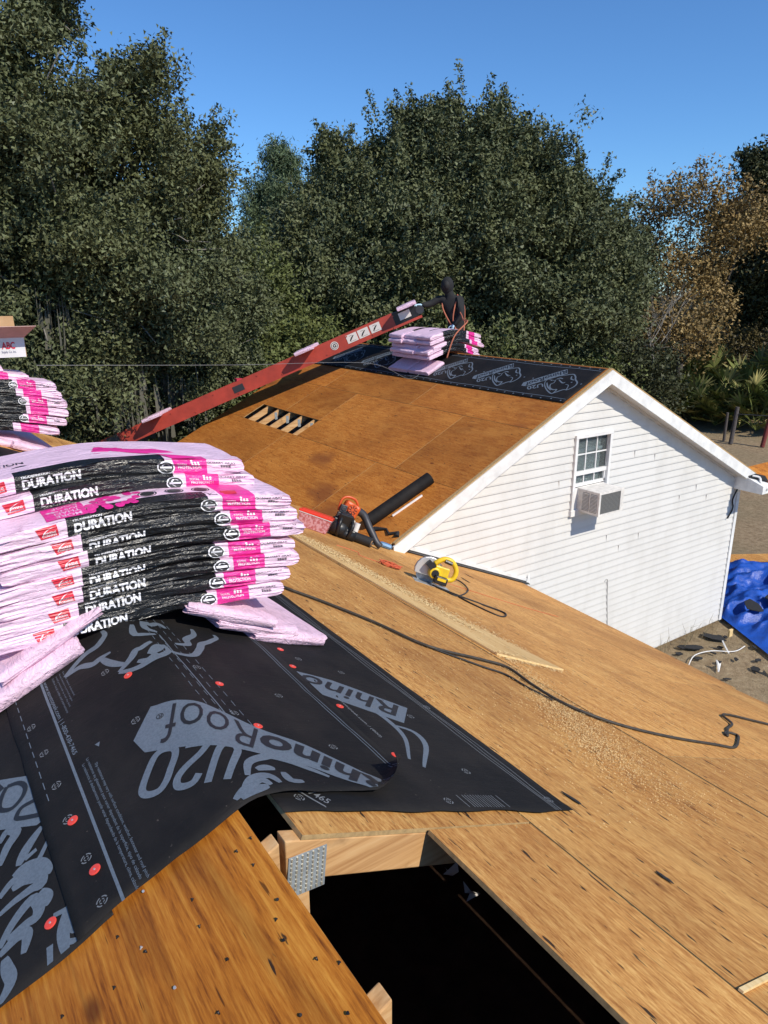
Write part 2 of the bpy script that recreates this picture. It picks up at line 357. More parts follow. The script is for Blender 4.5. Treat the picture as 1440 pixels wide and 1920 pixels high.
# attic floor and outer walls below the deck
mb = MB(); mb.box((.4, 1.8, 2.1), (8.6, 11, .06)); mb.build('attic_floor', INSUL, house)
for c, d in [((-3.9, 1.8, 1.2), (.12, 11, 2.4)), ((4.75, .95, 1.2), (.12, 9.5, 2.4)), ((.45, -3.7, 1.2), (8.7, .12, 2.4)), ((.0, 7.3, 1.2), (7.6, .12, 2.4))]:
    MB().box(c, d).build('outer_wall', VINYL, house)
for y in (-3.7, 7.3):
    xr = 4.75 if y < 0 else 3.8
    mb = MB(); mb.add([(-3.9, y, 2.4), (xr, y, 2.4), (xr, y, zB(xr)-.06), (XR, y, ZR-.06), (-3.9, y, zC(-3.9)-.06)], [(0, 1, 2, 3, 4)]); mb.build('gable_end', VINYL, house)
mb = MB(); mb.hexa([onB(xe(a)-.015, a, -TP-.002) for a in (-3.8, 2.6)]+[onB(xe(a)-.015, a, -.15) for a in (2.6, -3.8)], [onB(xe(a)+.006, a, -TP-.002) for a in (-3.8, 2.6)]+[onB(xe(a)+.006, a, -.15) for a in (2.6, -3.8)])
mb.build('fascia', plain('dark_drip_edge', (.05, .03, .02), .6), house)
mb = MB(); mb.add([(4.75, -3.8, zB(5.3)-.16), (5.26, -3.8, zB(5.3)-.16), (5.26, 2.6, zB(5.3)-.16), (4.75, 2.6, zB(5.3)-.16), (4.75, 5.8, zB(6.0)-.10), (5.85, 5.8, zB(6.0)-.10)], [(0, 1, 2, 3), (3, 2, 5, 4)]); mb.build('soffit', SOFF, house)
# a thin lit batten on the near right panel
mb = MB(); M = fB(1.86, .93, .001); mb.box((0, 0, 0), (.010, .012, .006)); 
M2 = M @ Matrix.Rotation(math.radians(-20), 4, 'Z')
mb = MB(); mb.prism([(-.005, -.10), (.005, -.10), (.005, .10), (-.005, .10)], .006, fB(1.27, .487, .001) @ Matrix.Rotation(math.radians(-88), 4, 'Z'))
tag(mb.build('wood_batten', LUM_NEW, loc=tuple(onB(1.27, .487))), 'short thin wood sliver lying on the tan deck at the lower right', 'wood strip')
# wall flashing (black) and white trim where the deck meets the white gable wall
mb = MB(); mb.hexa([onB(4.15, 5.77, .003), onB(6.12, 5.77, .003), onB(6.12, 5.832, .003), onB(4.15, 5.832, .003)], [onB(4.15, 5.77, .012), onB(6.12, 5.77, .012), onB(6.12, 5.832, .03), onB(4.15, 5.832, .03)])
mb.build('flashing', BLK, house)

# bent black nails left in the front orange panel
NAILS = [(0.431,1.107),(0.408,1.05),(0.412,0.952),(0.391,0.92),(0.388,0.877),(0.412,0.804),(0.432,0.771),(0.408,0.699),(0.165,1.14),(0.201,1.064),(0.193,1.08),(0.135,1.05),(0.4,1.105),(0.351,0.757),(0.296,1.086),(0.288,1.024),(0.234,1.19),(.30,.93),(.22,.96),(.26,.86),(.1,1.0),(.05,1.08),(.33,.66)]
NAILM = plain('dark_nail', (.022, .02, .02), .5, metal=.4); NAILW = plain('bright_nail', (.6, .58, .55), .4, metal=.6)
for i, (x, y) in enumerate(NAILS):
    mb = MB(); p = onC(x, y, 0); a = random.uniform(0, 6.28); d = Vector((math.cos(a)*.003, math.sin(a)*.003, .0032))
    mb.tube([p-Vector((0, 0, .002)), p+d*.6, p+d], [.0016, .0016, .0014], 6)
    mb.tube([p+d*.9, p+d*1.25], [.0030, .0027], 7)
    mb.build('nail', NAILW if i in (10, 16, 18) else NAILM, house)

# ------------------------------------------------------------------ flat print helpers
_tc = {}
def text2d(s, off=0.0):
    k = (s, off)
    if k not in _tc:
        cu = bpy.data.curves.new('t', 'FONT'); cu.body = s; cu.size = 1; cu.resolution_u = 3; cu.offset = off
        o = bpy.data.objects.new('t', cu); COL.objects.link(o); bpy.context.view_layer.update()
        me = bpy.data.meshes.new_from_object(o.evaluated_get(bpy.context.evaluated_depsgraph_get()))
        vs = [(v.co.x, v.co.y) for v in me.vertices]; fs = [list(p.vertices) for p in me.polygons]
        x0 = min(v[0] for v in vs); x1 = max(v[0] for v in vs); y0 = min(v[1] for v in vs); y1 = max(v[1] for v in vs)
        _tc[k] = ([((a-x0)/(x1-x0), (b-y0)/(y1-y0)) for a, b in vs], fs, (x1-x0)/(y1-y0))
        bpy.data.objects.remove(o); bpy.data.curves.remove(cu); bpy.data.meshes.remove(me)
    return _tc[k]
class Flat:      # 2-D shapes, later mapped on a surface
    def __init__(s): s.v = []; s.f = []
    def poly(s, p): k = len(s.v); s.v += list(p); s.f.append(list(range(k, len(s.v)))); return s
    def text(s, t, fn, off=0.0):
        vs, fs, _ = text2d(t, off); k = len(s.v); s.v += [fn(a, b) for a, b in vs]; s.f += [[i+k for i in f] for f in fs]; return s
    def textbox(s, t, o, e, ln, ht, off=0.0):    # origin, unit reading direction
        n = (-e[1], e[0]); return s.text(t, lambda a, b: (o[0]+e[0]*a*ln+n[0]*b*ht, o[1]+e[1]*a*ln+n[1]*b*ht), off)
    def stroke(s, pts, w, taper=True):
        q = spline([(a, b, 0) for a, b in pts], 5) if len(pts) > 2 else [Vector((*p, 0)) for p in pts]
        L = []; R = []; N = len(q)
        for i, p in enumerate(q):
            t = (q[min(i+1, N-1)]-q[max(i-1, 0)]); t = t.normalized() if t.length > 0 else Vector((1, 0, 0)); k = w/2*((.35+.65*math.sin(math.pi*min(1, max(0, i/(N-1)*.9+.07)))) if taper else 1)
            L.append((p.x-t.y*k, p.y+t.x*k)); R.append((p.x+t.y*k, p.y-t.x*k))
        k = len(s.v); s.v += L+R
        for i in range(N-1): s.f.append([k+i, k+i+1, k+N+i+1, k+N+i])
        return s
    def ring(s, c, r0, r1, a0=0, a1=6.2832, n=14, sq=1.):
        k = len(s.v)
        for i in range(n+1):
            a = a0+(a1-a0)*i/n
            s.v += [(c[0]+r0*math.cos(a)*sq, c[1]+r0*math.sin(a)), (c[0]+r1*math.cos(a)*sq, c[1]+r1*math.sin(a))]
        for i in range(n): s.f.append([k+2*i, k+2*i+1, k+2*i+3, k+2*i+2])
        return s
    def build(s, name, fn, mat, parent, clip=None, maxlen=.02, passes=4):
        bm = bmesh.new(); vs = [bm.verts.new((a, b, 0)) for a, b in s.v]
        for f in s.f:
            try: bm.faces.new([vs[i] for i in f])
            except ValueError: pass
        bmesh.ops.triangulate(bm, faces=bm.faces)
        for co, no in (clip or []):
            bmesh.ops.bisect_plane(bm, geom=bm.verts[:]+bm.edges[:]+bm.faces[:], plane_co=(*co, 0), plane_no=(*no, 0), clear_outer=True)
        for _ in range(passes):
            e = [e for e in bm.edges if e.calc_length() > maxlen]
            if not e: break
            bmesh.ops.subdivide_edges(bm, edges=e, cuts=1, use_grid_fill=False); bmesh.ops.triangulate(bm, faces=[f for f in bm.faces if len(f.verts) > 3])
        if not bm.faces: bm.free(); return None
        M = TM[parent.name].inverted()
        for v in bm.verts: v.co = M @ fn(v.co.x, v.co.y)
        me = bpy.data.meshes.new(name); bm.to_mesh(me); bm.free(); return link(name, me, mat, parent)

# ------------------------------------------------------------------ black underlayment on the main roof
def ridge(t, y, d):
    z = ZR - (PB/KB)*(math.sqrt(t*t+.0012)-.012)+d; return Vector((XR+t/KB, y, z))
def wr(t, y, a=.004): return a*(noise.noise((t*7, y*5, 3.1))+.5*noise.noise((t*19, y*11, 7.7)))
def m_sheet1(t, y, d=0):
    e = (t-.36)/.17+(1.37-y)/.17-1; l = .0085+d+abs(wr(t, y))
    l += .012*ss(1.30, 1.19, y)*ss(-.02, .12, t)*(.6+.4*math.sin(t*22))
    p = ridge(t, y, l)
    if e > 0:
        c = min(e, 1.9); p = p + Vector((-.085*c*c, .05*c*c, .125*c**1.05))
    return p
def m_sheet2(t, y, d=0): return ridge(t, y-(.05*max(0, t) if y < 1.4 else 0)*ss(1.4, 1.1, y), .003+d+.6*abs(wr(t+3, y)))
def m_sheet3(t, y, d=0): return ridge(t, y, .003+d+.5*abs(wr(t+5, y)))
def sheet(name, fn, t0, t1, y0, y1, label, step=.022):
    c = fn((t0+t1)/2, y0); o = root(name, c, label, 'underlayment'); nt_ = int((t1-t0)/step)+1; ny = int((y1-y0)/(step*1.7))+1
    mb = MB()
    for i in range(nt_+1):
        for j in range(ny+1): mb.v.append(fn(t0+(t1-t0)*i/nt_+.003*noise.noise((j*.3, i, 1.)), y0+(y1-y0)*(j/ny)+(.012*noise.noise((i*.15, t0, 5.)) if j == 0 else 0)))
    for i in range(nt_):
        for j in range(ny): mb.f.append([i*(ny+1)+j, (i+1)*(ny+1)+j, (i+1)*(ny+1)+j+1, i*(ny+1)+j+1]); mb.m.append(0)
    s = mb.build('membrane', FELT, o, smooth=True)
    sd = s.modifiers.new('thick', 'SOLIDIFY'); sd.thickness = .0008; sd.offset = -1
    return o
s1 = sheet('underlayment_sheet', m_sheet1, -.405, .51, 1.19, 5.6, 'black printed underlayment folded over the ridge, its near corner curling up')
s2 = sheet('underlayment_sheet', m_sheet2, .045, 1.0, 1.135, 5.0, 'black underlayment strip on the right slope, partly under the folded sheet')
s3 = sheet('underlayment_sheet', m_sheet3, -1.35, -.33, 1.187, 5.6, 'black underlayment strip at the left edge with large grey animal print')
C1 = [((-.403, 0), (-1, 0)), ((0, 1.193), (0, -1)), ((.508, 0), (1, 0))]
C2 = [((.999, 0), (1, 0)), ((0, 1.14), (0, -1))]; C3 = [((0, 1.195), (0, -1)), ((-.398, 0), (1, 0))]
RHINO1 = [[(-0.227,2.095),(-0.18,2.127),(-0.145,2.145),(-0.109,2.146),(-0.084,2.165),(-0.069,2.186),(-0.071,2.22)],[(-0.226,2.093),(-0.179,2.094),(-0.145,2.064),(-0.115,2.07),(-0.083,2.068)],[(-0.115,2.07),(-0.105,2.024),(-0.088,1.986),(-0.065,1.954)],[(-0.093,1.938),(-0.065,1.954),(-0.04,1.973),(-0.021,1.996),(0.002,2.0),(0.043,2.035)],[(-0.093,1.936),(-0.061,1.909),(-0.022,1.9),(0.025,1.923),(0.076,1.967),(0.074,2.016)],[(0.008,1.949),(0.038,1.989),(0.062,2.007),(0.047,1.976),(0.011,1.945)],[(-0.034,1.934),(-0.004,1.913),(0.034,1.951)],[(0.078,1.973),(0.108,1.955),(0.155,1.956),(0.2,2.018),(0.224,2.064),(0.264,2.094),(0.308,2.137),(0.311,2.17)],[(0.122,2.035),(0.168,2.043),(0.18,2.092),(0.226,2.143),(0.239,2.198)],[(0.023,2.18),(0.009,2.092),(0.079,2.103)],[(0.067,2.214),(0.061,2.15),(0.091,2.124)],[(0.081,2.213),(0.086,2.183),(0.118,2.207),(0.135,2.169)]]
RHINO0 = [[(0.023,1.271),(0.049,1.32),(0.096,1.342),(0.13,1.345),(0.196,1.297),(0.237,1.253)],[(0.055,1.289),(0.086,1.296),(0.105,1.291)],[(0.119,1.276),(0.119,1.235),(0.152,1.233)],[(-0.035,1.216),(-0.006,1.228),(0.043,1.245),(0.059,1.22)],[(-0.002,1.237),(0.031,1.257),(0.072,1.257),(0.085,1.224)],[(-0.022,1.208),(0.028,1.216),(0.051,1.216)]]
RHINO3 = [[(-0.524,1.445),(-0.493,1.463),(-0.459,1.455),(-0.435,1.428),(-0.438,1.398),(-0.454,1.404),(-0.493,1.407),(-0.53,1.401)],[(-0.488,1.475),(-0.461,1.479),(-0.429,1.456),(-0.418,1.422),(-0.422,1.409)],[(-0.542,1.319),(-0.51,1.353),(-0.465,1.376),(-0.453,1.348),(-0.463,1.325),(-0.487,1.328),(-0.525,1.326)],[(-0.444,1.38),(-0.434,1.353),(-0.443,1.333)],[(-0.544,1.302),(-0.503,1.313),(-0.487,1.299),(-0.501,1.263)],[(-0.536,1.287),(-0.535,1.259),(-0.533,1.225),(-0.559,1.198)],[(-0.43,1.188),(-0.423,1.242),(-0.404,1.287)],[(-0.401,1.283),(-0.433,1.294)],[(-0.406,1.27),(-0.401,1.232),(-0.395,1.219)],[(-0.42,1.208),(-0.402,1.195)],[(-0.453,1.233),(-0.462,1.183)],[(-0.473,1.496),(-0.449,1.528),(-0.405,1.563)],[(-0.457,1.501),(-0.429,1.505)],[(-0.43,1.47),(-0.401,1.505)],[(-0.511,1.536),(-0.487,1.577),(-0.461,1.604),(-0.479,1.63),(-0.501,1.607)],[(-0.496,1.442),(-0.467,1.443),(-0.443,1.416)]]
BAN1 = ([(-0.073,1.693),(0.048,1.625),(0.109,1.549),(0.161,1.486),(0.26,1.409),(0.34,1.304),(0.41,1.195)], [(-0.141,1.545),(0.009,1.405),(0.098,1.358),(0.202,1.308),(0.313,1.201),(.36,1.15)])
def along(pts, u):
    L = [0]
    for a, b in zip(pts, pts[1:]): L.append(L[-1]+math.dist(a, b))
    d = u*L[-1]
    for i in range(len(pts)-1):
        if d <= L[i+1] or i == len(pts)-2:
            k = (d-L[i])/(L[i+1]-L[i]); return (pts[i][0]+(pts[i+1][0]-pts[i][0])*k, pts[i][1]+(pts[i+1][1]-pts[i][1])*k)
def banmap(u, v, dy=0):     # u from the first letter (right) to the last, v from baseline to top
    a = along(BAN1[0], 1-u); b = along(BAN1[1], 1-u); return (a[0]+(b[0]-a[0])*v, a[1]+(b[1]-a[1])*v+dy)
GL = [[(.04, 1), (.04, .28), (.07, .08), (.14, .03), (.21, .08), (.24, .28), (.24, 1)], [(.37, .76), (.40, .93), (.48, .98), (.57, .93), (.60, .76), (.55, .56), (.43, .30), (.38, .06)], [(.36, .05), (.63, .05)], [(.72, .5), (.72, .75), (.76, .93), (.85, .98), (.94, .93), (.98, .75), (.98, .25), (.94, .07), (.85, .02), (.76, .07), (.72, .25), (.72, .52)]]
def motif(dy, clip, par, fn, dt=0, rh=None):
    sh = lambda a, b: (a+dt, b+dy)
    F = Flat(); N = 24
    for i in range(N): F.poly([sh(*banmap(i/N, 0)), sh(*banmap((i+1)/N, 0)), sh(*banmap((i+1)/N, 1)), sh(*banmap(i/N, 1))])
    F.poly([sh(-.073, 1.693), sh(-.141, 1.545), sh(-.150, 1.612)])
    F.build('printed_banner', lambda a, b: fn(a, b, .0012), PRINT, par, clip)
    T = Flat().text('Rhino', lambda a, b: sh(*banmap(.01+a*.53, .12+b*.8)), .03).text('Roof', lambda a, b: sh(*banmap(.555+a*.38, .08+b*.80)), -.008)
    T.ring(sh(*banmap(.955, .3)), .0085, .0105, n=12); T.text('R', lambda a, b: sh(*banmap(.947+a*.016, .26+b*.09)))
    T.build('brand_lettering', lambda a, b: fn(a, b, .0024), PRINTD, par, clip)
    U = Flat()
    o = (.052, 1.397); e = (-.80, .60); nn = (-.62, -.78)
    for st in GL: U.stroke([sh(o[0]+e[0]*a*.235+nn[0]*b*.135+.016, o[1]+e[1]*a*.235+nn[1]*b*.135-.012) for a, b in st], .019, False)
    for st in (rh or []): U.stroke([sh(*p) for p in st], .026)
    U.build('product_lettering', lambda a, b: fn(a, b, .0013), PRINT, par, clip)
motif(0, C1, s1, m_sheet1, rh=RHINO0)
U = Flat()
for st in RHINO1: U.stroke(st, .0255)
U.build('animal_print', lambda a, b: m_sheet1(a, b, .0013), PRINT, s1, C1)
U = Flat()
for st in RHINO3: U.stroke(st, .027)
U.build('animal_print', lambda a, b: m_sheet3(a, b, .0013), PRINT, s3, C3)
U = Flat().poly([(-0.493,1.862),(-0.395,1.77),(-.395,1.58),(-0.415,1.579),(-0.517,1.675)])
U.build('printed_banner', lambda a, b: m_sheet3(a, b, .0011), PRINT, s3, C3)
U = Flat()
for st in [[(-0.455,1.79),(-0.427,1.773),(-0.415,1.741),(-0.427,1.711),(-0.456,1.696),(-0.479,1.714),(-0.483,1.734),(-0.472,1.765),(-0.455,1.79)],[(-0.402,1.666),(-0.433,1.674),(-0.449,1.661),(-0.448,1.644),(-0.40,1.603)],[(-0.477,1.824),(-0.468,1.79)]]: U.stroke(st, .013, False)
U.build('brand_lettering', lambda a, b: m_sheet3(a, b, .0022), PRINTD, s3, C3)
# second sheet: start of the next banner and print outline
U = Flat().poly([(.846, 1.701), (.738, 1.584), (.52, 1.75), (.52, 1.93), (.64, 1.88)])
for st in [[(.54,1.80),(0.611,1.735),(0.669,1.654),(0.679,1.564),(0.658,1.476),(0.58,1.36)],[(0.679,1.564),(0.734,1.524),(0.711,1.438),(0.60,1.32)]]: U.stroke(st, .02)
U.build('printed_banner', lambda a, b: m_sheet2(a, b, .0012), PRINT, s2, C2)
U = Flat(); e = (-.80, .60); o = (.815, 1.712); nn = (-.68, -.73)
U.text('Rhino', lambda a, b: (o[0]+e[0]*a*.34+nn[0]*b*.115, o[1]+e[1]*a*.34+nn[1]*b*.115), .012)
U.build('brand_lettering', lambda a, b: m_sheet2(a, b, .0023), PRINTD, s2, C2)
# lay lines, dashes, small texts, nail targets, red caps
L = Flat(); 
for i in range(60): L.stroke([(-.306+.0004*i, 1.19+i*.03), (-.306+.0004*i+.0004, 1.19+(i+1)*.03)], .007, False)
for t0_ in (.462, .474):
    L.stroke([(t0_+.004*math.sin(k*.7), 1.2+k*.08) for k in range(30)], .0028, False)
for t0_ in (.05, .075, .105, .135):
    for k in range(16): L.stroke([(t0_+.012, 1.45+k*.055), (t0_+.012, 1.45+k*.055+.03)], .0022, False)
L.stroke([(.092, 1.45), (.095, 1.7), (.09, 2.1)], .0035, False)
for k in range(14): L.stroke([(-.375, 1.62+k*.05), (-.375, 1.65+k*.05)], .0022, False)
L.textbox('www.eavetopeak.com | 1-800-438-7465', (-.292, 2.14), (0, -1), .42, .016, .01)
for k, (s_, ln, y) in enumerate([('La resistencia al deslizamiento puede variar dependiendo de la temperatura, clima, calzado', .47, 1.66), ('La resistance au glissement peut varier dependant de la superficie, tipo de calzado', .46, 1.67), ('Slip resistance may vary with surface conditions, weather, footwear and roof pitch', .43, 1.63)]):
    L.textbox(s_, (-.281+k*.0135, y), (0, -1), ln, .0095, .004)
for k, s_ in enumerate(['Follow local codes and instructions', 'Install printed side up over dry deck', 'Keep fasteners in printed targets', 'Do not leave exposed']):
    L.textbox(s_, (-.262+k*.011, 2.13), (0, -1), .22-.02*k, .006)
L.poly([(-.233, 1.70), (-.219, 1.70), (-.226, 1.682)])
L.build('printed_lines', lambda a, b: m_sheet1(a, b, .0012), PRINT, s1, C1)
L = Flat()
for t0_ in (.925, .94, .955): L.stroke([(t0_+.005*math.sin(k*.9+t0_*90), 1.1+k*.09) for k in range(28)], .0026, False)
for t0_ in (.60, .63, .66, .69):
    for k in range(4): L.stroke([(t0_+.02*k, 1.15+.0*k), (t0_+.02*k, 1.15+.05)], .0022, False)
L.stroke([(.16, 1.15), (.13, 1.20), (.10, 1.26)], .005, False)
L.textbox('438-7465', (.115, 1.245), (.55, -.83), .10, .022, .01)
L.textbox('www.eavetopeak.com / (800)', (.565, 1.80), (-.02, -1), .32, .014, .01)
L.build('printed_lines', lambda a, b: m_sheet2(a, b, .0012), PRINTL, s2, C2)
TARG = [(-0.358,1.96),(-0.35,1.809),(-0.348,1.655),(-0.342,1.365),(-0.342,1.231),(-0.125,1.982),(-0.122,1.68),(-0.35,1.515),(0.124,1.57),(0.343,1.403),(0.751,1.305),(0.55,1.176),(0.953,1.184),(0.332,1.704),(0.686,1.689),(0.596,2.049),(0.734,1.965),(0.957,1.724),(0.809,1.636),(0.13,1.863),(0.111,1.187)]
def target(F, c, r=.0125):
    for k in range(4): F.ring(c, r*.78, r, k*1.57+.2, k*1.57+1.37, 5); F.ring(c, r*.32, r*.5, k*1.57+.25, k*1.57+1.3, 3)
for c in TARG:
    F = Flat(); target(F, c); one = c[0] < .5 and c != (0.111, 1.187)
    F.build('nail_target', (lambda a, b: m_sheet1(a, b, .0013)) if one else (lambda a, b: m_sheet2(a, b, .0013)), PRINTL, s1 if one else s2, C1 if one else C2, maxlen=.05)
CAPS = [(-0.077,1.894),(0.157,1.752),(0.162,1.501),(0.56,2.125),(0.527,1.969),(0.539,1.673),(0.542,1.378),(-0.341,1.501),(-0.334,1.318),(-0.441,1.282)]
for (t, y) in CAPS:
    par, fn = (s2, m_sheet2) if t > .5 else ((s3, m_sheet3) if t < -.42 else (s1, m_sheet1))
    p = fn(t, y, .001); n_ = Vector(((1 if t > 0 else -1)*PB, 0, 1)).normalized()
    mb = MB(); mb.tube([p, p+n_*.0016, p+n_*.0024, p+n_*.0026, p+n_*.0020], [.0125, .0125, .0105, .0075, .003], 20)
    cp = mb.build('cap_nail', CAPM, par, smooth=False); MB().tube([p+n_*.0018, p+n_*.0034], [.0026, .0024], 8).build('nail_head', NAILW, cp)

# ------------------------------------------------------------------ shingle bundles
def make_bundle(M, label, group, q=.3, th=.058, L=1.0, d=.335, seed=0, print_=True, na=52, top=None, wrk=1.0, name='shingle_bundle', plainmat=None, words=True, qr=1., taper=0):
    R = root(name, M, label, 'shingle bundle', group)
    b0, b1, m0, m1 = -.245+.01*math.sin(seed*3.3), .205+.012*math.sin(seed*1.7), .243, .362
    if not print_: b0 = b1 = m0 = m1 = 9
    def droop(a): return -(q if a < 0 else q*qr)*(math.sqrt(a*a+.035)-.187)
    def W(a, s, k): return wrk*1.35*(.0045*noise.noise((a*5+seed*3.1, s*5+a*6, k))+.0048*noise.noise((a*2.2, s*8+a*5.5, seed+k))+.006*ss(.30, .5, abs(a))*noise.noise((a*9+s*3, s*9-a*12, seed*2.+k)))
    def P(a, face, s, off=0):
        e = ss(.465, .5, abs(a)); zc = th/2; hh = (th/2)*(1-.22*e**2)*(1-taper*4*a*a); aa = a-.012*math.copysign(1, a)*e*abs(s-.5)
        w_ = W(a, s, face*2.)+off
        if face == 0: y = -w_-.004*math.sin(math.pi*s); z = zc+(s-.5)*2*hh
        elif face == 1: y = d*s; z = zc+hh+w_*.8-.004*(abs(2*s-1)**6)
        elif face == 2: y = d+w_; z = zc+(.5-s)*2*hh
        else: y = d*(1-s); z = zc-hh+.004*(abs(2*s-1)**6)-w_*.2
        return Vector((aa*L, y, z+droop(aa)))
    xs = sorted(set([-.5+i/na for i in range(na+1)]+[v for v in (b0, b1, m0, m1) if v < 1]))
    nf = (12, 6, 4, 2); mb = MB(); loop = [(f, i/nf[f]) for f in range(4) for i in range(nf[f])]; n_ = len(loop)
    for a in xs:
        for f, s in loop: mb.v.append(P(a, f, s))
    for i in range(len(xs)-1):
        am = (xs[i]+xs[i+1])/2
        for j in range(n_):
            f, s = loop[j]; mi = 0
            if f == 0 or (f == 1 and s < (.5 if seed % 3 == 0 else .01)):
                if m0 < am < m1: mi = 2
            if (f == 0 or (f == 1 and s < .01)) and b0 < am < b1: mi = 1
            mb.f.append([i*n_+j, i*n_+(j+1) % n_, (i+1)*n_+(j+1) % n_, (i+1)*n_+j]); mb.m.append(mi)
    for i, sg in ((0, -1), (len(xs)-1, 1)):
        c = Vector((0, 0, 0))
        for j in range(n_): c += mb.v[i*n_+j]
        c /= n_; k = len(mb.v); mb.v.append(c+Vector((sg*.010, 0, 0)))
        # crumpled end: inner ring
        ring = []
        for j in range(n_):
            p = mb.v[i*n_+j]; qv = c+(p-c)*.55+Vector((sg*(.006+.008*noise.noise((j*1.3, seed, sg))), 0, .003*noise.noise((j*2.1, seed, 3.)))); ring.append(len(mb.v)); mb.v.append(qv)
        for j in range(n_):
            mb.f.append([i*n_+j, i*n_+(j+1) % n_, ring[(j+1) % n_], ring[j]]); mb.m.append(0)
            mb.f.append([ring[j], ring[(j+1) % n_], k]); mb.m.append(0)
    wp = mb.build('wrap', [plainmat or W_PINK, W_BLK, W_MAG], R, smooth=True, world=False)
    es = wp.modifiers.new('edge', 'EDGE_SPLIT'); es.split_angle = math.radians(55)
    MW = TM[R.name]
    if print_ and words:
        fr = lambda a, s: MW @ P(a, 0, s, .0012); fr2 = lambda a, s: MW @ P(a, 0, s, .0022)
        vo_ = [0, .02, -.02, -.30, -.22, -.28, -.12, .02, -.05][(seed-1) % 9]; cl_ = [((0, .03), (0, -1)), ((0, .97), (0, 1))]
        F = Flat().text('DURATION', lambda a, b: (b0+.020+a*.172, vo_+.14+b*.54), .042)
        F.text('TRUDEFINITION', lambda a, b: (b0+.018+a*.085, vo_+.76+b*.11), .02)
        F.build('white_lettering', fr, WHT, R, cl_, maxlen=.015, passes=3)
        F = Flat().poly([(b0-.088, .80), (b0-.028, .84), (b0-.024, .22), (b0-.074, .16)]); lg = F.build('red_logo', fr, RED, R, maxlen=.015)
        F = Flat().text('OWENS', lambda a, b: (b0-.068+a*.036, .42+b*.12), .02).text('CORNING', lambda a, b: (b0-.070+a*.040, .26+b*.11), .02).stroke([(b0-.07, .3), (b0-.063, .55), (b0-.045, .72), (b0-.03, .74)], .004)
        F.build('logo_lettering', fr2, WHT, lg, maxlen=.02)
        F = Flat(); F.ring((b1+.002, .42), .0, .36, n=18, sq=.075); bd = F.build('round_badge', fr, INK, R, maxlen=.02)
        F = Flat(); F.ring((b1+.002, .42), .34, .40, n=20, sq=.075).poly([(b1-.018, .36), (b1+.022, .36), (b1+.022, .48), (b1-.018, .48)]).stroke([(b1-.01, .5), (b1, .66), (b1+.014, .58)], .008).stroke([(b1-.008, .34), (b1+.004, .2)], .006)
        F.build('badge_ring', fr2, WHT, bd, maxlen=.02)
        F = Flat().text('PROTECTION', lambda a, b: (m0+.018+a*.08, .34+b*.16), .015).text('TOTAL', lambda a, b: (m0+.012+a*.036, .56+b*.12), .01)
        for q_ in range(7): F.ring((m0+.066+.011*(q_ % 3), .62+.1*(q_//3)), 0, .05, n=8, sq=.09)
        F.build('white_lettering', fr, WHT, R, maxlen=.02)
        F = Flat().text('QUARRY GRAY', lambda a, b: (m1+.0+a*.105, .66+b*.13), .01)
        for q_ in range(12): x = m1+.05+q_*.0032; F.poly([(x, .42), (x+.0014+.001*(q_ % 3 == 0), .42), (x+.0014+.001*(q_ % 3 == 0), .60), (x, .60)])
        F.build('black_lettering', fr, INK, R, maxlen=.02)
    if top:
        tp = lambda a, s: MW @ P(a, 1, s, .0014); tp2 = lambda a, s: MW @ P(a, 1, s, .0024)
        if 'more' in top:
            F = Flat().poly([(-.30, .05), (-.18, .05), (-.18, .42), (-.30, .40)])
            for q_ in range(26): F.ring((-.175+.17*random.random()**1.5, .06+.36*random.random()), 0, .05, n=9, sq=.28)
            bl = F.build('magenta_print', tp, W_MAG, R, maxlen=.03)
            F = Flat()
            for q_, s_ in enumerate(['MORE', 'THAN', 'JUST A', 'ROOF']): F.text(s_, lambda a, b, q_=q_: (-.195-a*(.075 if q_ != 2 else .085), .135+q_*.08-b*.062), .012)
            F.build('white_lettering', tp2, plain('ink_pale_pink', (.80, .45, .65), .5) if 'ink_pale_pink' not in bpy.data.materials else bpy.data.materials['ink_pale_pink'], bl, maxlen=.03)
            F = Flat().text('DURATION', lambda a, b: (.235-a*.17, .13-b*.10), .02); F.build('black_lettering', tp, INK, R, maxlen=.02)
            F = Flat().poly([(.25, .05), (.305, .05), (.31, .15), (.255, .15)]); lg = F.build('red_logo', tp, RED, R, maxlen=.03)
            F = Flat()
            for x in (.02, .11, .2): F.ring((x, .25), 0, .055, n=14, sq=.42); F.ring((x, .25), .065, .075, n=16, sq=.42)
            F.build('oval_badges', tp, INK, R, maxlen=.03)
        else:
            F = Flat().text('DURATION', lambda a, b: (-.20-.17+a*.17, .42+b*.14), .02)
            for x in (-.23, -.12): F.ring((x-.10, .28), 0, .06, n=14, sq=.5)
            F.build('black_lettering', tp, INK, R, maxlen=.02)
            F = Flat().poly([(.02, .55), (.22, .52), (.30, .25), (m0+.09, .02), (m0, .02), (.20, .2), (.12, .35)])
            for q_ in range(14): F.ring((.02+.1*random.random(), .40+.25*random.random()), 0, .06, n=9, sq=.3)
            F.build('magenta_print', tp, W_MAG, R, maxlen=.03)
    return R
ORD = ['topmost', 'second from the top', 'third from the top', 'fourth from the top', 'fifth from the top', 'sixth from the top', 'seventh from the top', 'eighth from the top', 'ninth from the top', 'tenth from the top', 'eleventh from the top']
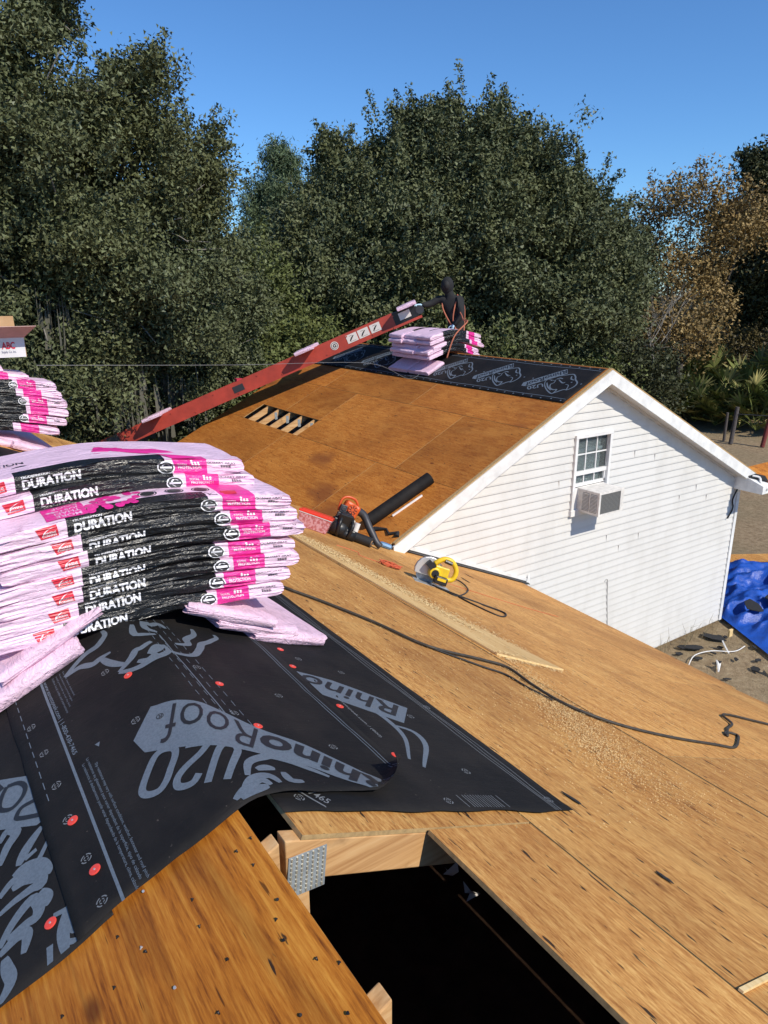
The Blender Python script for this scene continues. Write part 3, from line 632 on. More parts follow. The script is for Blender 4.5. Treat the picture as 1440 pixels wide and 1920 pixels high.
# front stack, top row first: right end x, front y, curvature
FR = [(.985, 2.385, .12, .16), (1.02, 2.36, .115, .155), (1.09, 2.215, .10, .15), (1.115, 2.216, .085, .145), (1.14, 2.214, .075, .14), (1.10, 2.215, .07, .15), (1.112, 2.213, .05, .14), (1.075, 2.215, .04, .13), (1.045, 2.216, .03, .12)]
for i, (xr_, yf, q_, q2) in enumerate(FR):
    z = 4.322+(len(FR)-1-i)*.0562
    make_bundle(Matrix.Translation((xr_-.49, yf, z)) @ Matrix.Rotation(math.radians([-1.5, .8, 0, .2, -.15, .25, -.1, .2, -.2][i]), 4, 'Z'),
                f'printed shingle bundle, {ORD[i]} of the nearest stack', 'bundles in the nearest stack', q=q_, qr=q2/q_, seed=i+1, top={0: ['a'], 2: ['more']}.get(i), na=72, th=.0575, taper=.06)
# second column behind, fills the depth of the stack
# plain bundles propping the ends of the stack on both slopes
for i, (fm, x, y, rz, lab, lift, th_) in enumerate([(fB, 1.01, 2.19, -83, 'plain pink shingle bundle lowest under the right end of the nearest stack', .004, .048), (fB, .90, 2.18, -87, 'plain pink shingle bundle, middle of three under the nearest stack', .030, .046), (fB, .84, 2.17, -94, 'plain pink shingle bundle, uppermost of three under the nearest stack', .062, .044),
                                     (fC, .16, 2.14, 94, 'plain pink shingle bundle, lower one under the left end of the nearest stack', .006, .06), (fC, .23, 2.17, 97, 'plain pink shingle bundle, upper one under the left end of the nearest stack', .062, .04), (fC, -.12, 2.10, 82, 'plain pink shingle bundle cut by the left edge of the photo', .004, .05)]):
    M = fm(x, y+.5, lift) @ Matrix.Rotation(math.radians(rz), 4, 'Z') @ Matrix.Translation((0, -.17, 0))
    make_bundle(M, lab, 'plain bundles propping the nearest stack', q=.0, th=th_, seed=20+i, print_=False, na=48, wrk=1.7, plainmat=W_END)
# second stack further along the ridge, at the left edge
for i in range(9):
    z = 4.355+(8-i)*.060; dx = [-.30, -.14, .02, .05, .08, .08, .06, .0, -.26][i]
    make_bundle(Matrix.Translation((XR+dx-.02, 5.75+[.12, .08, 0, 0, 0, 0, 0, 0, .0][i], z)), f'printed shingle bundle, {ORD[i]} of the stack at the left edge', 'bundles in the stack at the left edge', q=.14+.018*i, th=.062, seed=40+i, na=40, print_=i < 8, wrk=1.3, words=i in (2, 4, 6))
make_bundle(fB(.72, 6.2, .006) @ Matrix.Rotation(math.radians(-84), 4, 'Z') @ Matrix.Translation((0, -.17, 0)), 'plain pink shingle bundle under the right end of the stack at the left edge', None, q=0, th=.06, seed=55, print_=False, na=30, plainmat=W_END)

# open cardboard box on the left stack
bx = root('cardboard_box', (.6, 5.95, 4.92), 'open white and brown cardboard box on top of the stack at the left edge', 'box')
def slab(mb, a, b, c, d_, t):   # quad with thickness
    a, b, c, d_ = map(Vector, (a, b, c, d_)); n_ = (b-a).cross(d_-a).normalized()*t; mb.hexa([a, b, c, d_], [a+n_, b+n_, c+n_, d_+n_]); return mb
X0, X1, Y0, Y1, Z0, Z1 = .34, .825, 5.90, 6.25, 4.905, 5.045
slab(MB(), (X0, Y0, Z0), (X1, Y0, Z0), (X1, Y0, Z1), (X0, Y0, Z1), .004).build('front_panel', CARDW, bx)
slab(MB(), (X0, Y1, Z0), (X1, Y1, Z0), (X1, Y1, Z1), (X0, Y1, Z1), .004).build('back_panel', CARD, bx)
slab(MB(), (X0, Y0, Z0), (X0, Y1, Z0), (X0, Y1, Z1), (X0, Y0, Z1), .004).build('side_panel', CARD, bx)
slab(MB(), (X1, Y0, Z0), (X1, Y1, Z0), (X1, Y1, Z1), (X1, Y0, Z1), .004).build('side_panel', CARD, bx)
slab(MB(), (X0, Y0, Z1), (X1, Y0, Z1), (X1+.07, Y0-.16, Z1+.085), (X0+.02, Y0-.17, Z1+.085), .004).build('flap', CARDP, bx)
slab(MB(), (X0, Y1, Z1), (X1, Y1, Z1), (X1, Y1+.03, Z1+.14), (X0, Y1+.03, Z1+.14), .004).build('flap', CARD, bx)
Flat().text('ABC', lambda a, b: (.672+a*.088, 4.965+b*.05), .03).build('red_lettering', lambda a, b: Vector((a, Y0-.0065, b)), RED, bx, maxlen=1)
Flat().text('Supply Co. Inc.', lambda a, b: (.668+a*.095, 4.932+b*.022), .0).build('blue_lettering', lambda a, b: Vector((a, Y0-.0065, b)), plain('ink_blue', (.03, .05, .16), .5), bx, maxlen=1)

# ------------------------------------------------------------------ white gable house
gh = root('white_gable_house', (7.2, 8.9, 0), 'white vinyl sided gable house with stripped brown plywood roof', 'house')
YF = 12.25
def under(x): return ZA-.165*KA-PA*abs(x-XA)      # lower edge of the rake boards
# left slope panels with a rectangular hole
HX0, HX1, HY0, HY1 = 4.85, 5.24, 9.46, 11.44
def prow(x0, x1, ys):
    for a, b in zip(ys, ys[1:]): panel(onA, [(x0, a+.003), (x1, a+.003), (x1, b-.003), (x0, b-.003)], gh, PLY_A)
prow(3.5, 4.847, [5.70, 7.3, 9.74, YF]); prow(4.853, 5.94, [5.70, 6.9, HY0]); prow(HX1, 5.94, [HY0, 10.6, HY1]); prow(4.853, 5.94, [HY1, YF])
prow(5.946, 7.03, [5.70, 8.1, 10.5, YF]); prow(7.036, 7.195, [5.70, 9.0, YF])
def onAr(x, y, d=0): return Vector((x+d*PA/KA, y, ZA-PA*(x-XA)+d/KA))
for x0, x1, ys in [(7.205, 8.3, [5.70, 8.1, 10.5, YF]), (8.303, 9.4, [5.70, 6.9, 9.3, YF]), (9.403, 11.0, [5.70, 8.1, 10.5, YF])]:
    for a, b in zip(ys, ys[1:]): panel(onAr, [(x0, a+.003), (x1, a+.003), (x1, b-.003), (x0, b-.003)], gh, PLY_A)
for y in (8.2, 9.0, 9.62, 10.03, 10.44, 10.86, 11.27):       # rafters, seen in the hole
    mb = MB(); mb.hexa([onA(3.6, y-.019, -.016), onA(3.6, y+.019, -.016), onA(3.6, y+.019, -.105), onA(3.6, y-.019, -.105)], [onA(7.15, y-.019, -.016), onA(7.15, y+.019, -.016), onA(7.15, y+.019, -.105), onA(7.15, y-.019, -.105)])
    rf = mb.build('rafter', LUM_X, gh)
    if 9.5 < y < 11: MB().box((HX1-.06, y-.021, zAl(HX1-.06)-.09), (.05, .002, .12)).build('metal_plate', STEEL, rf)
MB().box((7.2, 9.0, 2.2), (7.2, 6.2, .05)).build('attic_floor', INSUL, gh)
# walls other than the gable
for c, d_ in [((10.72, 9.1, 1.35), (.1, 6.3, 2.7)), ((7.2, 12.1, 1.3), (7.0, .1, 2.6)), ((3.6, 9.3, 1.3), (.1, 5.6, 2.6))]: MB().box(c, d_).build('outer_wall', VINYL, gh)
mb = MB(); mb.add([(3.6, 12.1, 2.6), (10.8, 12.1, 2.6), (7.2, 12.1, 4.3)], [(0, 1, 2)]); mb.build('rear_gable', VINYL, gh)
# siding courses, each its own board, cut round the window
wl = MB().box((7.2, WALLY+.16, 0.05), (7.2, .1, .1)).build('gable_wall', WPAINT, gh)
WX0, WX1, WZ0, WZ1 = 6.86, 7.50, 2.66, 3.62
CH = .1016
def xlim(z):
    hw = (ZA-.10-z)/PA
    return max(3.6, XA-hw), min(10.76, XA+hw)
k = 0; z = .06
while z < 4.3:
    z2 = z+CH; a0, b0_ = xlim(z); a1, b1_ = xlim(min(z2, 4.34))
    segs = [((a0, b0_), (a1, b1_))]
    if z2 > WZ0 and z < WZ1-.02: segs = [((a0, WX0), (a1, WX0)), ((WX1, b0_), (WX1, b1_))]
    for (l0, h0), (l1, h1) in segs:
        if h0-l0 < .05: continue
        h1 = max(h1, l1+.01); yo = .0015*noise.noise((z*9, l0, 2.))
        pr = [(-.017+yo, z), (-.016+yo, z+.02), (-.010+yo, z+.055), (-.002+yo, z2+.004)]    # double course bead
        mb = MB(); n_ = len(pr)
        for i, (yy, zz) in enumerate(pr):
            t = (zz-z)/CH; mb.v += [Vector((l0+(l1-l0)*t, WALLY+yy, zz)), Vector((h0+(h1-h0)*t, WALLY+yy, zz))]
        for i in range(n_-1): mb.f.append([2*i, 2*i+1, 2*i+3, 2*i+2]); mb.m.append(0)
        mb.v += [Vector((l0, WALLY+.004, z)), Vector((h0, WALLY+.004, z))]; mb.f.append([0, 1, 2*n_+1, 2*n_]); mb.m.append(0)
        mb.build('siding_board', VINYL, wl)
    z = z2
MB().box((7.2, WALLY+.09, 1.28), (7.0, .1, 2.5)).build('wall_core', SOFF, gh)
mb = MB(); mb.add([(3.62, WALLY+.012, 2.5), (WX0, WALLY+.012, 2.5), (WX0, WALLY+.012, 4.1), (3.62, WALLY+.012, 2.52)], [(0, 1, 2, 3)]); mb.add([(WX1, WALLY+.012, 2.5), (10.75, WALLY+.012, 2.5), (10.75, WALLY+.012, 2.56), (WX1, WALLY+.012, 4.15)], [(0, 1, 2, 3)])
mb.add([(WX0, WALLY+.012, WZ1), (WX1, WALLY+.012, WZ1), (WX1, WALLY+.012, 4.15), (7.2, WALLY+.012, 4.28), (WX0, WALLY+.012, 4.1)], [(0, 1, 2, 3, 4)]); mb.build('wall_core', SOFF, gh)
# little butt joints in the siding
for x, z in [(8.05, 3.24), (8.32, 2.02), (7.9, 1.92), (7.62, 2.12), (9.6, 2.53), (9.9, 2.33), (6.6, 3.0), (9.2, 2.43), (8.5, 3.14)]: MB().box((x, WALLY-.0115, .06+CH*round((z-.06)/CH)+.05), (.003, .014, .09)).build('siding_joint', VINYL, wl)
MB().box((10.79, WALLY-.005, 1.37), (.075, .05, 2.62)).build('corner_trim', WPAINT, gh, bevel=.004)
MB().box((10.84, WALLY+.06, 1.30), (.02, .09, 2.4)).build('corner_trim', WPAINT, gh)
# rake boards, soffits, thin deck edge
def rake(sg, xa, xb, y0, y1, d0, d1, name, mat, bev=0):
    f = lambda x, d: (XA+sg*x, ZA-PA*x+d*KA)
    mb = MB(); a, b = f(xa, d0), f(xb, d0); c, e = f(xb, d1), f(xa, d1)
    mb.hexa([(a[0], y0, a[1]), (b[0], y0, b[1]), (c[0], y0, c[1]), (e[0], y0, e[1])], [(a[0], y1, a[1]), (b[0], y1, b[1]), (c[0], y1, c[1]), (e[0], y1, e[1])])
    return mb.build(name, mat, gh, bevel=bev)
rake(1, 0, 3.80, 5.645, 5.668, -.018, -.165, 'rake_board', WPAINT); rake(-1, 0, 3.24, 5.645, 5.668, -.018, -.165, 'rake_board', WPAINT)
rake(1, .002, 3.72, 5.67, 5.838, -.150, -.157, 'soffit', SOFF); rake(-1, .002, 3.2, 5.67, 5.838, -.150, -.157, 'soffit', SOFF)
rake(1, 0.02, 3.55, 5.822, 5.838, -.158, -.182, 'soffit_trim', SOFF)
rake(-1, .0, 3.22, 5.655, 5.699, .002, -.015, 'deck_edge', PLY_EDGE); rake(1, .0, 3.8, 5.655, 5.699, .002, -.015, 'deck_edge', PLY_EDGE)
# boxed eave return at the right corner
mb = MB(); mb.hexa([(10.64, 5.38, 2.375), (11.95, 5.38, 2.375), (11.95, 5.84, 2.375), (10.64, 5.84, 2.375)], [(10.64, 5.38, 2.50), (11.95, 5.38, 2.50), (11.95, 5.84, 2.66), (10.64, 5.84, 2.66)]); eb = mb.build('eave_return', WPAINT, gh)
mb = MB(); mb.hexa([(10.86, 5.37, 2.503), (12.0, 5.37, 2.503), (12.0, 5.84, 2.663), (10.86, 5.84, 2.663)], [(10.86, 5.37, 2.518), (12.0, 5.37, 2.518), (12.0, 5.84, 2.678), (10.86, 5.84, 2.678)]); mb.build('plywood_panel', PLY_C, eb)
mb = MB(); mb.add([(10.66, 5.60, 2.60), (10.86, 5.42, 2.54), (10.98, 5.55, 2.59), (10.84, 5.66, 2.63), (10.80, 5.84, 2.69), (10.66, 5.8, 2.67)], [(0, 1, 2, 3, 4, 5)]); mb.build('torn_felt', SHG, eb)
mb = MB(); mb.tube(spline([(10.70, 5.60, 2.62), (10.76, 5.52, 2.60), (10.72, 5.46, 2.53), (10.80, 5.40, 2.48), (10.74, 5.36, 2.44)], 5), [.018]*20+[.008], 6); mb.build('bent_metal_strip', WPAINT, eb)
mb = MB(); mb.tube(spline([(10.70, 5.80, 2.38), (10.62, 5.815, 2.2), (10.66, 5.815, 2.05), (10.55, 5.815, 1.9)], 5), .012, 6); mb.build('hanging_strip', SHG, eb)
# white J-channel above the flashing
mb = MB(); mb.hexa([onB(4.1, 5.815, .03), onB(6.10, 5.815, .03), onB(6.10, 5.836, .03), onB(4.1, 5.836, .03)], [onB(4.1, 5.815, .065), onB(6.10, 5.815, .065), onB(6.10, 5.836, .065), onB(4.1, 5.836, .065)]); mb.build('trim_channel', WPAINT, gh)
mb = MB(); mb.add([(6.08, 5.80, 1.86), (6.16, 5.80, 1.84), (6.15, 5.81, 1.99)], [(0, 1, 2)]); mb.build('bent_flashing_tip', WPAINT, gh)
mb = MB(); mb.tube(spline([(7.66, 5.83, 1.50), (7.72, 5.83, 1.51), (7.76, 5.832, 1.2), (7.83, 5.832, .7), (7.86, 5.83, .3)], 8), .006, 5); mb.build('wall_cable', plain('grey_cable', (.45, .44, .42), .6), gh)
# window: frame, sashes, muntins, panes, blind
wd = MB(); FW = .045
for c, d_ in [(((WX0+WX1)/2, 0, WZ1+.005), (WX1-WX0+.06, .066, FW)), ((WX0-.005, 0, (WZ0+WZ1)/2), (FW, .06, WZ1-WZ0+.03)), ((WX1+.005, 0, (WZ0+WZ1)/2), (FW, .06, WZ1-WZ0+.03)), (((WX0+WX1)/2, 0, WZ0-.025), (WX1-WX0+.07, .075, .08))]:
    wd.box((c[0], WALLY-.012, c[2]), d_)
win = wd.build('window', WPLAST, gh, bevel=.003)
MZ = 3.145
for c, d_ in [(((WX0+WX1)/2, WALLY+.002, MZ), (.62, .04, .05)), (((WX0+WX1)/2, WALLY+.012, 2.99), (.60, .03, .04)), ((WX0+.03, WALLY+.012, 3.06), (.025, .03, .16)), ((WX1-.03, WALLY+.012, 3.06), (.025, .03, .16))]: MB().box(c, d_).build('sash', WPLAST, win)
for i in (1, 2):
    x = WX0+.02+(WX1-WX0-.04)*i/3; MB().box((x, WALLY+.008, 3.385), (.016, .012, .44)).build('muntin', WPLAST, win); MB().box((x, WALLY+.016, 3.065), (.016, .012, .11)).build('muntin', WPLAST, win)
MB().box(((WX0+WX1)/2, WALLY+.009, 3.385), (.60, .012, .016)).build('muntin', WPLAST, win)
MB().box(((WX0+WX1)/2, WALLY+.020, 3.385), (.60, .004, .45)).build('pane', GLASS, win); MB().box(((WX0+WX1)/2, WALLY+.026, 3.065), (.58, .004, .12)).build('pane', GLASS, win)
for i in range(34): MB().box(((WX0+WX1)/2-.02, WALLY+.07, 2.98+i*.0185), (.54, .014, .0045), Matrix.Rotation(.9, 3, 'X')).build('blind_slat', BLIND, win)
MB().box(((WX0+WX1)/2-.02, WALLY+.06, 3.42), (.56, .03, .04)).build('blind_rail', WPLAST, win)
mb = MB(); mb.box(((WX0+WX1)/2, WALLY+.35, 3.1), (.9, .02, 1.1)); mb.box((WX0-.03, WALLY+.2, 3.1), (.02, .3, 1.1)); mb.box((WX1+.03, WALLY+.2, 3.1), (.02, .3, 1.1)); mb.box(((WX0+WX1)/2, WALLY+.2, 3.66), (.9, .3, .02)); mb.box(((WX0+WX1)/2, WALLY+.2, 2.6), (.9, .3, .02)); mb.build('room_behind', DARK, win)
# air conditioner
ac = root('air_conditioner', (7.19, 5.66, 2.66), 'white window air conditioner jutting from the gable window', 'air conditioner')
AX0, AX1, AY0, AY1, AZ0, AZ1 = 6.96, 7.43, 5.50, 5.86, 2.655, 2.962
MB().box(((AX0+AX1)/2, (AY0+AY1)/2, (AZ0+AZ1)/2), (AX1-AX0, AY1-AY0, AZ1-AZ0)).build('casing', ACM, ac, bevel=.008)
mb = MB(); xm, zm = (AX0+AX1)/2, (AZ0+AZ1)/2
for c, d_ in [((xm, AY0-.006, AZ1-.012), (AX1-AX0+.004, .016, .026)), ((xm, AY0-.006, AZ0+.012), (AX1-AX0+.004, .016, .026)), ((AX0+.016, AY0-.006, zm), (.032, .012, AZ1-AZ0)), ((AX1-.03, AY0-.006, zm), (.06, .012, AZ1-AZ0))]: mb.box(c, d_)
mb.build('front_frame', ACM, ac)
MB().box((xm-.01, AY0-.001, zm), (AX1-AX0-.09, .004, AZ1-AZ0-.05)).build('condenser', DGRILL, ac)
for i in range(15): MB().box((xm-.01, AY0-.006, AZ0+.035+i*.0165), (AX1-AX0-.095, .005, .004)).build('front_louvre', plain('louvre_grey', (.2, .2, .19), .6) if i == 0 else bpy.data.materials['louvre_grey'], ac)
for q_ in (0, 1):
    yc = AY0+.075+q_*.125; sg_ = MB().box((AX0-.002, yc, zm), (.004, .105, .235)).build('side_grille', plain('side_grille_grey', (.22, .20, .18), .6) if q_ == 0 else bpy.data.materials['side_grille_grey'], ac)
    for i in range(13): MB().box((AX0-.006, yc, AZ0+.05+i*.0175), (.006, .105, .007), Matrix.Rotation(.5, 3, 'Y')).build('side_louvre', ACM, sg_)
for c in ((AX0-.03, 2.81), (AX1+.03, 2.81)): MB().box((c[0], WALLY+.0, c[1]), (.07, .02, .29)).build('side_curtain', WPLAST, ac)

# black underlayment along the far ridge, with repeated prints
def m_far(t, y, d=0):
    z = ZA-(PA/KA)*(math.sqrt(t*t+.0012)-.012)+.004+d+.6*abs(wr(t+9, y)); return Vector((XA+t/KA, y, z))
sA = sheet('underlayment_sheet', m_far, -.835, .45, 5.72, 12.1, 'long black underlayment along the far ridge with repeated grey prints', .05)
RHINOA = [[(-0.461,6.348),(-0.354,6.331),(-0.285,6.193),(-0.236,6.08),(-0.28,6.005),(-0.342,5.953),(-0.399,5.879),(-0.464,5.852),(-0.536,5.866),(-0.571,5.902),(-0.483,5.948),(-0.467,6.009)],[(-0.461,6.348),(-0.549,6.279),(-0.639,6.159),(-0.692,6.035),(-0.6,6.038),(-0.61,6.087),(-0.583,6.16),(-0.508,6.216),(-0.461,6.198),(-0.394,6.227)],[(-0.481,6.3),(-0.565,6.215),(-0.629,6.11)],[(-0.696,6.031),(-0.647,5.997),(-0.58,5.942),(-0.583,5.892)],[(-0.386,6.185),(-0.446,6.075),(-0.423,6.047)],[(-0.387,6.223),(-0.353,6.194),(-0.362,6.137)],[(-0.277,6.065),(-0.341,6.021),(-0.358,5.959)],[(-0.412,6.321),(-0.42,6.214)]]
for k in range(6):
    dy = k*.962; sh = lambda a, b: (a, b+dy)
    F = Flat().poly([sh(-.134, 6.258), sh(-.236, 6.166), sh(-.622, 6.541), sh(-.618, 6.623), sh(-.549, 6.652)])
    F.text('U20', lambda a, b: sh(-.505-.115*a-.072*b, 6.349+.175*a-.072*b), .02)
    for st in RHINOA: F.stroke([sh(*p) for p in st], .020)
    F.build('printed_banner', lambda a, b: m_far(a, b, .002), PRINT, sA, maxlen=.06, passes=3)
    F = Flat().text('RhinoRoof', lambda a, b: sh(-.148-.40*a-.075*b, 6.255+.355*a-.068*b), .015); F.build('brand_lettering', lambda a, b: m_far(a, b, .004), PRINTD, sA, maxlen=.06, passes=3)
F = Flat()
for t0_ in (-.765, -.105): F.stroke([(t0_+.006*math.sin(k*1.3), 5.75+k*.25) for k in range(26)], .008, False)
for k in range(40):
    for t0_ in (-.80, -.06, -.42): F.ring((t0_+.01*math.sin(k*2.), 5.8+k*.158), 0, .012, n=7)
F.build('printed_lines', lambda a, b: m_far(a, b, .002), PRINT, sA, maxlen=.2)

# ------------------------------------------------------------------ conveyor
P0, P1 = Vector((4.0, 12.2, 3.2)), Vector((6.89, 10.1, 4.70)); cd = (P1-P0).normalized()
cs = Vector((cd.y, -cd.x, 0)).normalized()*-1      # sideways, away from the camera
if cs.y < 0: cs = -cs
cu_ = cd.cross(cs).normalized(); cu_ = cu_ if cu_.z > 0 else -cu_
CA = P0-cd*5.6; CB = P1+cd*.22; CE = P1+cd*.68; BW, BH = .46, .245
cv = root('conveyor', (CA.x, CA.y, 0), 'long red roofing conveyor leaning from the ground up to the far ridge', 'conveyor')
def beam(a, b, off, wid, h0, h1, name, mat, par=cv):
    mb = MB(); q = [a+cs*off+cu_*h0, a+cs*(off+wid)+cu_*h0, a+cs*(off+wid)+cu_*h1, a+cs*off+cu_*h1]; mb.hexa(q, [p+(b-a) for p in q]); return mb.build(name, mat, par)
for off, nm_ in ((0, 'side_rail'), (BW-.03, 'side_rail')):
    rl = beam(CA, CB, off, .03, 0, BH, nm_, CRED)
    if off == 0:
        for k in range(16):
            p = CA+cd*(3.4+k*.42)+cu_*(BH*.8 if k % 2 else BH*.2)-cs*.006; MB().tube([p+cs*.006, p-cs*.003], .013, 8).build('bolt', CRED, rl)
        def sticker(s, l, h0, h1, mat=None):
            return beam(CA+cd*s, CA+cd*(s+l), -.004, .003, h0, h1, 'sticker', mat or plain('sticker_white', (.72, .66, .60), .5) if 'sticker_white' not in bpy.data.materials else (mat or bpy.data.materials['sticker_white']), rl)
        T = (P1-CA).length
        for s, l in ((T-.63, .19), (T-.42, .19), (T-.20, .18)):
            st = sticker(s, l, .07, .21); F = Flat().stroke([(.25, .2), (.45, .5), (.7, .75)], .14).stroke([(.3, .8), (.6, .8)], .07).stroke([(.3, .15), (.8, .15)], .05)
            F.build('sticker_print', lambda a, b, s=s, l=l: CA+cd*(s+a*l)+cu_*(.07+b*.14)-cs*.006, INK, st, maxlen=1)
        c0 = CA+cd*(T-.86)+cu_*.135-cs*.004
        F = Flat().ring((0, 0), 0, .07, n=20); em = F.build('round_emblem', lambda a, b: c0+cd*a+cu_*b, bpy.data.materials['sticker_white'], rl, maxlen=1)
        F = Flat().ring((0, 0), .048, .056, n=20).text('G', lambda a, b: (-.028+a*.056, -.03+b*.06), .04); F.build('emblem_print', lambda a, b: c0+cd*a+cu_*b-cs*.003, INK, em, maxlen=1)
        beam(CA+cd*(T-2.78), CA+cd*(T-2.58), -.005, .004, .07, .18, 'dark_plate', DSTEEL, rl); beam(CA+cd*(T-5.25), CA+cd*(T-5.03), -.005, .004, .03, .24, 'dark_plate', DSTEEL, rl)
beam(CA, CB, .03, BW-.06, .19, .21, 'belt', RUB)
hdn = MB(); q = [CB+cu_*0, CB+cs*BW+cu_*0, CB+cs*BW+cu_*BH, CB+cu_*BH]; hdn.hexa(q, [CE+cu_*.05, CE+cs*BW+cu_*.05, CE+cs*BW+cu_*.20, CE+cu_*.20]); hdo = hdn.build('head_pulley_housing', BLK, cv)
beam(CB+cd*.10, CB+cd*.30, -.012, .004, .08, .20, 'sticker', bpy.data.materials['sticker_white'], hdo); beam(CB-cd*.05, CE, -.006, .02, -.01, .03, 'lower_flange', CRED, hdo)
MB().cyl(CE+cu_*.12-cs*.01, CE+cu_*.12+cs*(BW+.01), .07, n=14).build('pulley', DSTEEL, cv)
for off in (.03, BW-.03):
    p = P1+cd*.18+cs*off; xg = p.x+.05; MB().tube([p, Vector((xg, p.y, zAl(min(xg, 7.15))+.02))], .018, 8).build('support_leg', DSTEEL, cv)
    mb = MB(); a = CA+cd*1.0+cs*off; mb.tube([a, Vector((a.x, a.y, 0))], .03, 8); mb.build('support_leg', CRED, cv)
for off in (.02,): 
    mb = MB(); a = P0+cd*1.2+cu_*BH+cs*.2; mb.box(a, (.10, .10, .07)); mb.build('belt_cleat', plain('cleat_red', (.5, .03, .06), .5), cv)
# bundles riding on the belt, laid across it
def belt_bundle(s, lab, lift=.215, yaw=0):
    c = CA+cd*s+cu_*lift+cs*(BW/2)
    M = frame(c, cs, -cd) @ Matrix.Rotation(math.radians(yaw), 4, 'Z') @ Matrix.Translation((0, -.16, .0))
    if (M.to_3x3() @ Vector((0, 0, 1))).z < 0: M = frame(c, cs, cd) @ Matrix.Rotation(math.radians(yaw), 4, 'Z') @ Matrix.Translation((0, -.16, .0))
    return make_bundle(M, lab, 'bundles riding the conveyor', q=.02, th=.065, d=.32, L=.95, seed=int(s*10), print_=False, na=26, plainmat=W_END)
T = (P1-CA).length
belt_bundle(T+.50, 'pink shingle bundle at the head of the red conveyor by the gloved hand', .235)
belt_bundle(T-1.35, 'pink shingle bundle riding halfway up the red conveyor', .235)
belt_bundle(T-4.30, 'pink shingle bundle low on the red conveyor, above the nearest stack', .235, 6)

# ------------------------------------------------------------------ stack on the far ridge
for r in range(5):
    for c in range(3):
        make_bundle(Matrix.Translation((XA-.10+[.02, .0, .06, -.02, .03][r]+.03*math.sin(c*2+r), 8.52+c*.343+.012*math.sin(r*3+c), 4.500+(4-r)*.0625)), f'pink bundle, {ORD[r]}, {["nearest", "middle", "farthest"][c]} column of the far ridge stack', 'bundles stacked on the far ridge',
                    q=.26+.03*r, th=.062, seed=70+r*3+c, na=22, wrk=1.2, words=False)
for i, (y, lab) in enumerate([(8.72, 'plain pink bundle on the black underlayment under the near end of the far ridge stack'), (9.25, 'plain pink bundle on the black underlayment under the far end of the far ridge stack')]):
    make_bundle(fA(6.72, y, .006) @ Matrix.Rotation(math.radians(90), 4, 'Z') @ Matrix.Translation((0, -.17, 0)), lab, None, q=0, th=.06, seed=95+i, print_=False, na=16, plainmat=W_END, L=.5)

# ------------------------------------------------------------------ roofer
def skin(name, pts, edges, mat, parent, sub=2, rootv=0):
    me = bpy.data.meshes.new(name); bm = bmesh.new(); ly = bm.verts.layers.skin.verify(); M = TM[parent.name].inverted(); vs = []
    for i, (p, r) in enumerate(pts):
        v = bm.verts.new(M @ Vector(p)); v[ly].radius = (r, r) if not isinstance(r, tuple) else r; v[ly].use_root = i == rootv; vs.append(v)
    for a, b in edges: bm.edges.new((vs[a], vs[b]))
    bm.to_mesh(me); bm.free(); o = link(name, me, mat, parent)
    k = o.modifiers.new('skin', 'SKIN'); k.use_smooth_shade = True; s = o.modifiers.new('sub', 'SUBSURF'); s.levels = sub; s.render_levels = sub
    return o
ps = root('person', (8.0, 9.6, ZA-PA*.8), 'roofer in black hooded clothes and orange harness reaching to the conveyor head', 'person')
B = [((8.03, 9.56, 4.70), .150), ((8.01, 9.575, 4.90), .145), ((7.955, 9.61, 5.11), .16), ((7.90, 9.645, 5.27), .105), ((7.885, 9.655, 5.35), .075), ((7.865, 9.665, 5.44), .105), ((7.86, 9.67, 5.505), .07),
     ((7.80, 9.76, 5.25), .075), ((7.62, 9.84, 5.15), .058), ((7.45, 9.83, 5.145), .042),          # reaching arm
     ((7.98, 9.47, 5.23), .080), ((7.93, 9.36, 4.98), .060), ((7.82, 9.44, 4.82), .042),           # hanging arm
     ((7.97, 9.70, 4.55), .105), ((7.86, 9.74, 4.36), .078), ((8.0, 9.74, 4.08), .055), ((7.90, 9.74, 4.09), .045),
     ((7.98, 9.50, 4.55), .105), ((7.88, 9.46, 4.36), .078), ((8.02, 9.46, 4.07), .055), ((7.92, 9.46, 4.08), .045)]
skin('body', B, [(0, 1), (1, 2), (2, 3), (3, 4), (4, 5), (5, 6), (2, 7), (7, 8), (8, 9), (2, 10), (10, 11), (11, 12), (0, 13), (13, 14), (14, 15), (15, 16), (0, 17), (17, 18), (18, 19), (19, 20)], CLOTH, ps)
skin('trousers', [((7.962, 9.60, 4.80), .158), ((7.962, 9.60, 4.68), .162), ((7.97, 9.70, 4.53), .118), ((7.86, 9.74, 4.36), .092), ((7.99, 9.74, 4.12), .07), ((7.98, 9.50, 4.53), .118), ((7.88, 9.46, 4.36), .092), ((8.01, 9.46, 4.11), .07)], [(0, 1), (1, 2), (2, 3), (3, 4), (1, 5), (5, 6), (6, 7)], NAVY, ps, rootv=1)
mb = MB(); mb.ell((7.855, 9.658, 5.45), (.108, .105, .145), 10); mb.build('hood', CLOTH, ps, smooth=True)
mb = MB(); mb.ell((7.785, 9.60, 5.455), (.055, .06, .075), 8); mb.build('face_covering', plain('dark_face_cloth', (.016, .014, .013), .8), ps, smooth=True)
